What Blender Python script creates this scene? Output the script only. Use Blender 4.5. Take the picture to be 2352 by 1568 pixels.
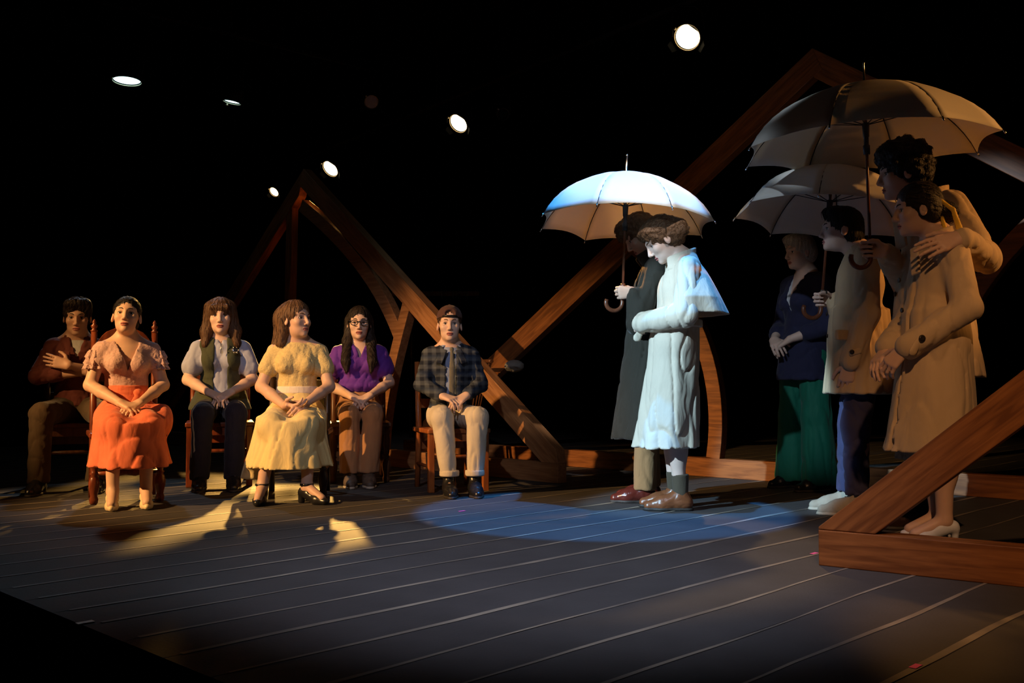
import bpy, math, random
import numpy as np
from mathutils import Matrix, Vector
random.seed(7); np.random.seed(7)
SC = bpy.context.scene
A3 = lambda *a: np.array(a, float)
def nrm(v): v = np.array(v, float); return v/np.linalg.norm(v)
COL = SC.collection
for o in list(bpy.data.objects): bpy.data.objects.remove(o, do_unlink=True)

# ------------------------------------------------------------------ camera, world, exposure, lights
F = 2287.0; CX = 1176.0; HZ = 872.0; CH = 0.72          # focal length (px), centre, horizon row, eye height
cam = bpy.data.cameras.new('camera'); cam.sensor_width = 36.0; cam.lens = 36.0*F/2352.0
cam.clip_start = 0.05; cam.clip_end = 100
co = bpy.data.objects.new('camera', cam); COL.objects.link(co)
co.location = (0, 0, CH); co.rotation_euler = (math.radians(90)+math.atan((HZ-784)/F), 0, 0)
SC.camera = co
SC.view_settings.view_transform = 'Standard'; SC.view_settings.look = 'None'
SC.view_settings.exposure = 0.0; SC.view_settings.gamma = 1.0; SC.view_settings.use_curve_mapping = False
W = bpy.data.worlds.new('world'); SC.world = W; W.use_nodes = True
W.node_tree.nodes['Background'].inputs[0].default_value = (0.30, 0.36, 0.5, 1)
W.node_tree.nodes['Background'].inputs[1].default_value = 0.004

def spot(name, loc, target, power, color, angle, blend=0.3, size=0.08, gobo=None):
    l = bpy.data.lights.new(name, 'SPOT'); l.energy = power; l.color = color
    l.spot_size = math.radians(angle); l.spot_blend = blend; l.shadow_soft_size = size
    o = bpy.data.objects.new(name, l); COL.objects.link(o); o.location = loc
    o.rotation_euler = (Vector(target)-Vector(loc)).to_track_quat('-Z', 'Y').to_euler()
    if gobo:                                           # a patterned metal slide in the lamp's gate
        l.use_nodes = True; nt = l.node_tree; em = nt.nodes['Emission']
        tc = nt.nodes.new('ShaderNodeTexCoord'); no = nt.nodes.new('ShaderNodeTexNoise'); rp = nt.nodes.new('ShaderNodeValToRGB')
        mp = nt.nodes.new('ShaderNodeMapping'); mp.inputs['Scale'].default_value = gobo[4]
        no.inputs['Scale'].default_value = gobo[0]; no.inputs['Detail'].default_value = 1.5
        rp.color_ramp.elements[0].position = gobo[1]; rp.color_ramp.elements[1].position = gobo[2]
        rp.color_ramp.elements[0].color = (gobo[3],)*3+(1,)
        nt.links.new(tc.outputs['Normal'], mp.inputs['Vector']); nt.links.new(mp.outputs[0], no.inputs['Vector'])
        nt.links.new(no.outputs[0], rp.inputs[0]); nt.links.new(rp.outputs[0], em.inputs['Strength'])
    return o
WARM = (1.0, 0.60, 0.25); AMB = (1.0, 0.42, 0.10); COOL = (0.62, 0.82, 1.0); BLUE = (0.10, 0.40, 1.0)
# lamps outside the picture: overhead and to either side of the stage
spot('left_cool_key', (-4.4, 1.6, 3.5), (0.80, 5.65, 0.64), 4000, (0.47, 0.76, 1.0), 13, 0.25, 0.05)
spot('left_cool_high', (-4.4, 1.2, 4.2), (1.40, 5.12, 2.16), 1700, (0.72, 0.86, 1.0), 6.0, 0.5, 0.05)
spot('overhead_blue_spot', (0.50, 5.10, 4.95), (0.50, 5.48, 0.0), 1700, (0.05, 0.36, 1.0), 24, 0.12, 0.04)
spot('front_white_top', (1.3, 0.8, 5.0), (0.70, 5.75, 1.80), 2000, (1.0, 0.95, 0.90), 9, 0.5, 0.05)
spot('left_warm_key', (-6.6, 2.2, 3.7), (-1.55, 6.25, 0.70), 3500, (1.0, 0.53, 0.18), 26, 0.6, 0.06)
spot('front_white_left', (-1.6, -0.8, 4.4), (-1.0, 6.7, 0.9), 420, (0.88, 0.85, 1.0), 20, 0.7, 0.06)
spot('floor_wash', (0.2, 1.6, 4.9), (0.2, 4.0, 0.0), 950, (0.74, 0.78, 1.0), 36, 1.0, 0.1)
spot('front_warm_right', (0.4, -1.0, 4.4), (2.2, 3.65, 0.3), 600, (1.0, 0.50, 0.21), 30, 0.7, 0.08)
spot('front_cool_right', (-2.6, -0.5, 4.4), (1.95, 6.6, 0.75), 700, (0.7, 0.85, 1.0), 9, 0.6, 0.06)
spot('side_amber_right', (5.8, 4.0, 2.7), (2.2, 4.75, 1.65), 460, AMB, 24, 0.5, 0.06)

# ------------------------------------------------------------------ materials
MATS = {}
def nodes_of(m):
    m.use_nodes = True; nt = m.node_tree; return nt, nt.nodes['Principled BSDF']
def mat(name, col, rough=0.7, var=0.12, scale=18.0, bump=0.15, bscale=None, metal=0.0, spec=0.4, sss=0.0, stretch=None, sheen=0.0, crumple=0.0):
    if name in MATS: return MATS[name]
    m = bpy.data.materials.new(name); nt, p = nodes_of(m)
    tc = nt.nodes.new('ShaderNodeTexCoord'); src = tc.outputs['Object']
    if stretch:
        mp = nt.nodes.new('ShaderNodeMapping'); mp.inputs['Scale'].default_value = stretch
        nt.links.new(src, mp.inputs['Vector']); src = mp.outputs[0]
    n = nt.nodes.new('ShaderNodeTexNoise'); n.inputs['Scale'].default_value = scale; n.inputs['Detail'].default_value = 4
    nt.links.new(src, n.inputs['Vector'])
    mx = nt.nodes.new('ShaderNodeMix'); mx.data_type = 'RGBA'
    mx.inputs[6].default_value = tuple(max(0, c*(1-var)) for c in col)+(1,)
    mx.inputs[7].default_value = tuple(min(1, c*(1+var)) for c in col)+(1,)
    nt.links.new(n.outputs[0], mx.inputs[0]); nt.links.new(mx.outputs[2], p.inputs['Base Color'])
    if bump > 0:
        n2 = nt.nodes.new('ShaderNodeTexNoise'); n2.inputs['Scale'].default_value = bscale or scale*9; n2.inputs['Detail'].default_value = 3
        nt.links.new(src, n2.inputs['Vector'])
        b = nt.nodes.new('ShaderNodeBump'); b.inputs['Strength'].default_value = bump; b.inputs['Distance'].default_value = 0.004
        nt.links.new(n2.outputs[0], b.inputs['Height']); nt.links.new(b.outputs[0], p.inputs['Normal'])
        if crumple:                          # soft creases of worn cloth
            n3 = nt.nodes.new('ShaderNodeTexNoise'); n3.inputs['Scale'].default_value = 13; n3.inputs['Detail'].default_value = 1.5; n3.inputs['Distortion'].default_value = 1.0
            mp3 = nt.nodes.new('ShaderNodeMapping'); mp3.inputs['Scale'].default_value = (1.3, 1.3, 0.6); nt.links.new(tc.outputs['Object'], mp3.inputs['Vector']); nt.links.new(mp3.outputs[0], n3.inputs['Vector'])
            b3 = nt.nodes.new('ShaderNodeBump'); b3.inputs['Strength'].default_value = crumple; b3.inputs['Distance'].default_value = 0.03
            nt.links.new(n3.outputs[0], b3.inputs['Height']); nt.links.new(b3.outputs[0], b.inputs['Normal'])
    p.inputs['Roughness'].default_value = rough; p.inputs['Metallic'].default_value = metal
    p.inputs['Specular IOR Level'].default_value = spec
    if sss: p.inputs['Subsurface Weight'].default_value = sss; p.inputs['Subsurface Radius'].default_value = (0.012, 0.005, 0.003)
    if sheen: p.inputs['Sheen Weight'].default_value = sheen
    MATS[name] = m; return m
def wood(name, col, dark, rough=0.5, stretch=(1.2, 14, 14), scale=3.0):
    if name in MATS: return MATS[name]
    m = bpy.data.materials.new(name); nt, p = nodes_of(m)
    tc = nt.nodes.new('ShaderNodeTexCoord'); mp = nt.nodes.new('ShaderNodeMapping'); mp.inputs['Scale'].default_value = stretch
    nt.links.new(tc.outputs['Object'], mp.inputs['Vector'])
    n = nt.nodes.new('ShaderNodeTexNoise'); n.inputs['Scale'].default_value = scale; n.inputs['Detail'].default_value = 6; n.inputs['Distortion'].default_value = 0.6
    nt.links.new(mp.outputs[0], n.inputs['Vector'])
    r = nt.nodes.new('ShaderNodeValToRGB'); r.color_ramp.elements[0].position = 0.36; r.color_ramp.elements[1].position = 0.66
    r.color_ramp.elements[0].color = dark+(1,); r.color_ramp.elements[1].color = col+(1,)
    nt.links.new(n.outputs[0], r.inputs[0]); nt.links.new(r.outputs[0], p.inputs['Base Color'])
    b = nt.nodes.new('ShaderNodeBump'); b.inputs['Strength'].default_value = 0.12; b.inputs['Distance'].default_value = 0.003
    nt.links.new(n.outputs[0], b.inputs['Height']); nt.links.new(b.outputs[0], p.inputs['Normal'])
    p.inputs['Roughness'].default_value = rough; p.inputs['Specular IOR Level'].default_value = 0.35
    MATS[name] = m; return m
def emit(name, col, strength):
    if name in MATS: return MATS[name]
    m = bpy.data.materials.new(name); nt, p = nodes_of(m)
    p.inputs['Base Color'].default_value = (0.1, 0.1, 0.1, 1)
    p.inputs['Emission Color'].default_value = col+(1,); p.inputs['Emission Strength'].default_value = strength
    MATS[name] = m; return m
def plaid(name):
    m = bpy.data.materials.new(name); nt, p = nodes_of(m)
    tc = nt.nodes.new('ShaderNodeTexCoord'); sp = nt.nodes.new('ShaderNodeSeparateXYZ'); nt.links.new(tc.outputs['Object'], sp.inputs[0])
    def band(out, freq, ph, lo):
        a = nt.nodes.new('ShaderNodeMath'); a.operation = 'MULTIPLY_ADD'; a.inputs[1].default_value = freq; a.inputs[2].default_value = ph; nt.links.new(out, a.inputs[0])
        s = nt.nodes.new('ShaderNodeMath'); s.operation = 'SINE'; nt.links.new(a.outputs[0], s.inputs[0])
        g = nt.nodes.new('ShaderNodeMapRange'); g.inputs[1].default_value = lo; g.inputs[2].default_value = lo+0.8; nt.links.new(s.outputs[0], g.inputs[0]); return g.outputs[0]
    def mix(f, a, b):
        x = nt.nodes.new('ShaderNodeMix'); x.data_type = 'RGBA'; nt.links.new(f, x.inputs[0])
        for s, v in ((6, a), (7, b)):
            if isinstance(v, tuple): x.inputs[s].default_value = v
            else: nt.links.new(v, x.inputs[s])
        return x.outputs[2]
    bx = band(sp.outputs[0], 110, 0.3, -0.4); bz = band(sp.outputs[2], 110, 1.0, -0.4); by = band(sp.outputs[2], 55, 0.5, 0.55)
    sm = nt.nodes.new('ShaderNodeMath'); sm.operation = 'ADD'; nt.links.new(bx, sm.inputs[0]); nt.links.new(bz, sm.inputs[1])
    hf = nt.nodes.new('ShaderNodeMath'); hf.operation = 'MULTIPLY'; hf.inputs[1].default_value = 0.5; nt.links.new(sm.outputs[0], hf.inputs[0])
    c = mix(hf.outputs[0], (0.012, 0.016, 0.03, 1), (0.085, 0.100, 0.125, 1)); c = mix(by, c, (0.025, 0.04, 0.08, 1))
    nt.links.new(c, p.inputs['Base Color']); p.inputs['Roughness'].default_value = 0.9; p.inputs['Specular IOR Level'].default_value = 0.2
    n2 = nt.nodes.new('ShaderNodeTexNoise'); n2.inputs['Scale'].default_value = 160; nt.links.new(tc.outputs['Object'], n2.inputs['Vector'])
    b = nt.nodes.new('ShaderNodeBump'); b.inputs['Strength'].default_value = 0.3; b.inputs['Distance'].default_value = 0.004
    nt.links.new(n2.outputs[0], b.inputs['Height']); nt.links.new(b.outputs[0], p.inputs['Normal'])
    MATS[name] = m; return m

# ------------------------------------------------------------------ object helpers
def link(name, me, parent=None, loc=None):
    o = bpy.data.objects.new(name, me); COL.objects.link(o)
    if parent is not None: o.parent = parent
    if loc is not None: o.location = loc
    return o
def tag(o, label=None, cat=None, group=None, kind=None):
    if label: o['label'] = label
    if cat: o['category'] = cat
    if group: o['group'] = group
    if kind: o['kind'] = kind
    return o
def empty(name, loc, rz=0.0, scale=1.0):
    o = bpy.data.objects.new(name, None); COL.objects.link(o); o.location = loc; o.rotation_euler = (0, 0, rz)
    o.scale = (scale,)*3; o.empty_display_size = 0.1; return o
def meshdata(name, v, quads, mats, smooth=True, midx=None):
    me = bpy.data.meshes.new(name)
    v = np.asarray(v, np.float32); q = np.asarray(quads, np.int32)
    me.vertices.add(len(v)); me.vertices.foreach_set('co', v.ravel())
    me.loops.add(q.size); me.loops.foreach_set('vertex_index', q.ravel())
    me.polygons.add(len(q)); me.polygons.foreach_set('loop_start', np.arange(0, q.size, q.shape[1], dtype=np.int32))
    me.update(calc_edges=True)
    for m in mats: me.materials.append(m)
    if midx is not None: me.polygons.foreach_set('material_index', midx.astype(np.int32))
    me.polygons.foreach_set('use_smooth', np.full(len(q), smooth))
    me.validate(); return me
class MB:
    def __init__(s): s.v = []; s.f = []
    def add(s, vs, fs):
        b = len(s.v); s.v += [tuple(map(float, p)) for p in vs]; s.f += [tuple(i+b for i in f) for f in fs]; return s
    def box(s, c, h, R=None):
        c = np.array(c, float); pts = []
        for x in (-1, 1):
            for y in (-1, 1):
                for z in (-1, 1):
                    p = np.array((x*h[0], y*h[1], z*h[2]))
                    pts.append(c+(R@p if R is not None else p))
        return s.add(pts, [(0, 1, 3, 2), (4, 6, 7, 5), (0, 4, 5, 1), (2, 3, 7, 6), (0, 2, 6, 4), (1, 5, 7, 3)])
    def prism(s, poly, y0, y1):            # polygon in x-z, extruded along y
        n = len(poly); area = sum(poly[i][0]*poly[(i+1) % n][1]-poly[(i+1) % n][0]*poly[i][1] for i in range(n))
        if area < 0: poly = poly[::-1]
        vs = [(p[0], y0, p[1]) for p in poly]+[(p[0], y1, p[1]) for p in poly]
        fs = [tuple(range(n)), tuple(range(2*n-1, n-1, -1))]+[((i+1) % n, i, i+n, (i+1) % n+n) for i in range(n)]
        return s.add(vs, fs)
    def tube(s, pts, rad, n=10, cap=True):
        pts = [np.array(p, float) for p in pts]; m = len(pts)
        rad = [rad]*m if np.isscalar(rad) else rad; vs = []; fs = []
        t0 = pts[1]-pts[0]; ref = np.array((0, 0, 1.0)) if abs(t0[2]) < 0.9*np.linalg.norm(t0) else np.array((1.0, 0, 0))
        for i in range(m):
            t = pts[min(i+1, m-1)]-pts[max(i-1, 0)]; t = t/np.linalg.norm(t)
            a = np.cross(t, ref); a /= np.linalg.norm(a); b = np.cross(a, t); ref = b
            for j in range(n):
                an = 2*math.pi*j/n; vs.append(pts[i]+rad[i]*(math.cos(an)*a+math.sin(an)*b))
        for i in range(m-1):
            for j in range(n): fs.append((i*n+j, i*n+(j+1) % n, (i+1)*n+(j+1) % n, (i+1)*n+j))
        if cap: fs += [tuple(range(n-1, -1, -1)), tuple(range((m-1)*n, m*n))]
        return s.add(vs, fs)
    def lathe(s, prof, n=14, c=(0, 0, 0)):
        vs = []; fs = []; m = len(prof)
        for r, z in prof:
            for j in range(n):
                a = 2*math.pi*j/n; vs.append((c[0]+r*math.cos(a), c[1]+r*math.sin(a), c[2]+z))
        for i in range(m-1):
            for j in range(n): fs.append((i*n+j, i*n+(j+1) % n, (i+1)*n+(j+1) % n, (i+1)*n+j))
        fs += [tuple(range(n-1, -1, -1)), tuple(range((m-1)*n, m*n))]
        return s.add(vs, fs)
    def mesh(s, name, m, smooth=False):
        me = bpy.data.meshes.new(name); me.from_pydata(s.v, [], s.f); me.materials.append(m)
        if smooth:
            for p in me.polygons: p.use_smooth = len(p.vertices) <= 4
        me.update(); return me
    def build(s, name, m, parent=None, smooth=False, bevel=0.0):
        o = link(name, s.mesh(name, m, smooth), parent)
        if bevel:
            b = o.modifiers.new('bevel', 'BEVEL'); b.width = bevel; b.segments = 2; b.limit_method = 'ANGLE'
        return o
def gx(px, d): return (px-CX)/F*d          # world x of a column at depth d
def gz(py, d): return CH+(HZ-py)/F*d       # world z of a row at depth d

# ------------------------------------------------------------------ the setting: stage floor, black walls, ceiling
U = np.array((0.695, 0.719)); Vv = np.array((0.719, -0.695))       # board direction, and across the boards
U /= np.linalg.norm(U); Vv = np.array((U[1], -U[0]))
def uv(u, v, z=0.0): p = U*u+Vv*v; return (p[0], p[1], z)
m_floor = mat('stage_floor_paint', (0.060, 0.056, 0.056), 0.72, 0.35, 3.0, 0.2, 90, spec=0.12)
m_line = bpy.data.materials.new('chalky_line_paint'); nt, p = nodes_of(m_line)
tcn = nt.nodes.new('ShaderNodeTexCoord'); nn = nt.nodes.new('ShaderNodeTexNoise'); nn.inputs['Scale'].default_value = 1.7; nn.inputs['Detail'].default_value = 6
rr = nt.nodes.new('ShaderNodeValToRGB'); rr.color_ramp.elements[0].position = 0.36; rr.color_ramp.elements[1].position = 0.68
rr.color_ramp.elements[0].color = (0.075, 0.066, 0.060, 1); rr.color_ramp.elements[1].color = (0.34, 0.285, 0.215, 1)
nt.links.new(tcn.outputs['Object'], nn.inputs['Vector']); nt.links.new(nn.outputs[0], rr.inputs[0]); nt.links.new(rr.outputs[0], p.inputs['Base Color'])
p.inputs['Roughness'].default_value = 0.7
U0, U1, BW = 1.25, 15.5, 0.24
floor = tag(MB().box((0, 0, -0.03), (0.01, 0.01, 0.01)).build('floor', m_floor), kind='structure')   # replaced below by the slab
me = MB()
c0, c1, c2, c3 = uv(U0, -11.5), uv(U1, -11.5), uv(U1, 5.5), uv(U0, 5.5)
me.add([(c[0], c[1], -0.03) for c in (c0, c1, c2, c3)]+[(c[0], c[1], -0.30) for c in (c0, c1, c2, c3)],
       [(3, 2, 1, 0), (4, 5, 6, 7), (0, 1, 5, 4), (1, 2, 6, 5), (2, 3, 7, 6), (3, 0, 4, 7)])
floor.data = me.mesh('stage_slab', m_floor)
pl = MB(); L = U1-U0
pl.box((L/2, 0, -0.015), (L/2, BW/2-0.0012, 0.015)); plank_me = pl.mesh('plank', m_floor)
ang = math.atan2(U[1], U[0])
for k in range(-39, 31):
    v = -1.984+BW*(k+0.5)
    o = link('plank', plank_me, floor, uv(U0, v, random.uniform(-0.0008, 0.0))); o.rotation_euler = (0, 0, ang)
for k in range(-34, 24):                    # the pale hand-painted seam lines
    v = -1.984+BW*k; vs = []; fs = []; ph = random.uniform(0, 9); w0 = random.uniform(0.006, 0.0105)
    n = 90
    for i in range(n):
        x = i*L/(n-1)*0.93+0.05; off = 0.006*math.sin(x*2.1+ph)+0.004*math.sin(x*5.3+2*ph)+random.uniform(-0.0015, 0.0015)
        w = w0*(1+0.35*math.sin(x*3.1+ph*3))
        vs += [(x, off-w, 0.0), (x, off+w, 0.0)]
        if i: fs.append((2*i-2, 2*i, 2*i+1, 2*i-1))
    o = MB().add(vs, fs).build('painted_line', m_line, floor); o.location = uv(U0, v, 0.0012); o.rotation_euler = (0, 0, ang)
m_blk = mat('black_masking_cloth', (0.008, 0.008, 0.009), 0.95, 0.3, 2.0, 0.2, 60, spec=0.05)
m_aud = mat('dark_house_floor', (0.006, 0.006, 0.007), 0.95, 0.2, 4.0, 0.1, spec=0.05)
tag(MB().box((0, 3, -0.62), (16, 22, 0.02)).build('floor_house', m_aud), kind='structure')
def drape(name, a, b, h, n=160):            # black drapes hung in shallow folds
    vs = []; fs = []; a = np.array(a, float); b = np.array(b, float); t = (b-a)/np.linalg.norm(b-a); nrm = np.array((-t[1], t[0]))
    for i in range(n+1):
        s = i/n; q = a+(b-a)*s+nrm*(0.10*math.sin(s*n*0.7)+0.05*math.sin(s*n*0.31+1))
        vs += [(q[0], q[1], -0.61), (q[0], q[1], h)]
        if i: fs.append((2*i-2, 2*i, 2*i+1, 2*i-1))
    o = MB().add(vs, fs).build(name, m_blk, smooth=True)
    sd = o.modifiers.new('thick', 'SOLIDIFY'); sd.thickness = 0.01
    return tag(o, kind='structure')
drape('wall_back', (-11, 17.5), (11.5, 17.5), 5.4)
drape('wall_left', (-11, -1), (-11, 17.5), 5.4, 120)
drape('wall_right', (8.5, 17.5), (8.5, -1), 5.4, 120)
tag(MB().box((-1, 8, 5.5), (12, 12, 0.05)).build('ceiling', m_blk), kind='structure')
m_pink = mat('pink_spike_tape', (0.85, 0.10, 0.35), 0.5, 0.05)
for i, (px, py, lab) in enumerate(((1865, 1268, 'short pink tape mark on the floor beside the timber frame corner'), (2092, 1523, 'pink tape mark on the floor nearest the camera at lower right'), (1062, 1172, 'tiny pink tape mark on the floor in front of the man in plaid'))):
    d = CH*F/(py-HZ); o = MB().box((0, 0, 0.0), (0.022, 0.009, 0.0004)).build('tape_mark', m_pink)
    o.location = (gx(px, d), d, 0.0022); o.rotation_euler = (0, 0, ang); tag(o, lab, 'tape mark')
m_glow = mat('pale_tape', (0.5, 0.6, 0.45), 0.5, 0.05)
o = MB().box((0, 0, 0), (0.025, 0.012, 0.0004)).build('tape_mark', m_glow); d = CH*F/(1424-HZ); o.location = (gx(205, d), d, 0.0022); o.rotation_euler = (0, 0, ang)
tag(o, 'pale tape mark at the front edge of the stage, lower left', 'tape mark')

# ------------------------------------------------------------------ timber A-frames
m_tim = wood('stained_timber', (0.30, 0.115, 0.035), (0.15, 0.052, 0.016), 0.45)
m_tim2 = wood('pale_timber', (0.36, 0.17, 0.07), (0.22, 0.095, 0.036), 0.5)
m_hook = mat('dull_steel', (0.5, 0.5, 0.5), 0.35, 0.1, metal=1.0)
def beam2(p, q, w):                          # straight member in the frame plane, centre line p-q, width w
    p = np.array(p, float); q = np.array(q, float); t = (q-p)/np.linalg.norm(q-p); n = np.array((-t[1], t[0]))*w/2
    return [tuple(p+n), tuple(q+n), tuple(q-n), tuple(p-n)]
def member(name, poly, root, th, m, off=0.0):
    c = np.mean(np.array(poly), axis=0); lo = max(range(len(poly)), key=lambda i: np.linalg.norm(np.array(poly[i])-np.array(poly[i-1])))
    d = np.array(poly[lo])-np.array(poly[lo-1]); a = math.atan2(d[1], d[0])      # own axes along the grain
    ca, sa = math.cos(-a), math.sin(-a)
    lp = [((x-c[0])*ca-(z-c[1])*sa, (x-c[0])*sa+(z-c[1])*ca) for x, z in poly]
    o = MB().prism(lp, off-th/2, off+th/2).build(name, m, root, bevel=0.004)
    o.location = (c[0], 0, c[1]); o.rotation_euler = (0, -a, 0); return o
def curved(name, pts, w, root, th, m, off=0.0):
    P = np.array(pts, float); t = np.linspace(0, 1, len(P)); T = np.linspace(0, 1, 22)
    cx = np.polyfit(t, P[:, 0], min(3, len(P)-1)); cz = np.polyfit(t, P[:, 1], min(3, len(P)-1))
    Q = np.stack([np.polyval(cx, T), np.polyval(cz, T)], 1); dq = np.gradient(Q, axis=0); dq /= np.linalg.norm(dq, axis=1)[:, None]
    N = np.stack([-dq[:, 1], dq[:, 0]], 1)*w/2; A = Q+N; B = Q-N; n = len(Q); vs = []; fs = []
    for i in range(n):
        vs += [(A[i][0], off-th/2, A[i][1]), (B[i][0], off-th/2, B[i][1]), (B[i][0], off+th/2, B[i][1]), (A[i][0], off+th/2, A[i][1])]
        if i:
            b = 4*i-4
            for j in range(4): fs.append((b+j, b+4+j, b+4+(j+1) % 4, b+(j+1) % 4))
    fs += [(0, 1, 2, 3), (4*n-1, 4*n-2, 4*n-3, 4*n-4)]
    return MB().add(vs, fs).build(name, m, root, bevel=0.004)
def frame(label, base, direc, SH=0.138):
    r = empty('timber_frame', (base[0], base[1], 0), math.atan2(direc[1], direc[0]))
    return tag(r, label, 'timber frame')
# frame A: from its right foot going back to the left (local x runs away to the left/back)
fa = frame('timber A-frame behind the seated row, its rafter sloping down to the right', (0.35, 6.98), (-0.70, 0.714))
member('sill', [(0, 0), (0, 0.138), (6.5, 0.138), (6.5, 0)], fa, 0.09, m_tim2)
member('rafter', [(0.0, 0.138), (0.16, 0.138), (3.33, 2.56), (3.25, 2.70), (0.02, 0.235)], fa, 0.09, m_tim2)
member('rafter', [(6.5, 0.138), (6.34, 0.138), (3.33, 2.45), (3.25, 2.70), (6.48, 0.235)], fa, 0.085, m_tim)
curved('strut', [(1.70, 1.34), (1.86, 0.95), (1.99, 0.55), (2.06, 0.135)], 0.105, fa, 0.085, m_tim2)
curved('curved_brace', [(1.82, 1.10), (2.10, 1.47), (2.56, 1.88), (3.30, 2.36)], 0.12, fa, 0.08, m_tim2)
member('king_post', beam2((3.56, 0.138), (3.50, 2.48), 0.10), fa, 0.07, m_tim)
# frame B: behind the couple, apex above the umbrellas
D2 = np.array((0.742, -0.670)); B2 = np.array((1.72, 7.25))-D2*3.55
fb = frame('large timber A-frame behind the couple under the white umbrella', B2, D2)
member('sill', [(-0.15, 0), (-0.15, 0.138), (8.3, 0.138), (8.3, 0)], fb, 0.09, m_tim)
member('rafter', [(0.0, 0.138), (0.19, 0.138), (4.16, 2.87), (4.09, 3.03), (0.0, 0.24)], fb, 0.09, m_tim)
member('rafter', [(8.18, 0.138), (8.0, 0.138), (4.10, 2.82), (4.09, 3.03), (8.18, 0.24)], fb, 0.085, m_tim)
curved('curved_brace', [(3.27, 0.135), (3.27, 0.70), (3.10, 1.16), (2.83, 1.55), (2.52, 1.80)], 0.115, fb, 0.08, m_tim)
curved('curved_brace', [(4.91, 0.135), (4.91, 0.70), (5.08, 1.16), (5.35, 1.55), (5.66, 1.80)], 0.115, fb, 0.08, m_tim)
# frame C: the near corner at the right of the picture
D3 = np.array((0.815, -0.580)); fc = frame('near red-stained timber frame corner at the lower right', (1.22, 3.94), D3)
member('sill', [(0, 0), (0, 0.138), (3.6, 0.138), (3.6, 0)], fc, 0.10, m_tim)
member('rafter', [(0.0, 0.139), (0.215, 0.139), (3.36, 2.74), (3.26, 2.86), (0.0, 0.148)], fc, 0.10, m_tim)
member('king_post', beam2((3.4, 0.138), (3.4, 2.78), 0.11), fc, 0.08, m_tim)

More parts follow.
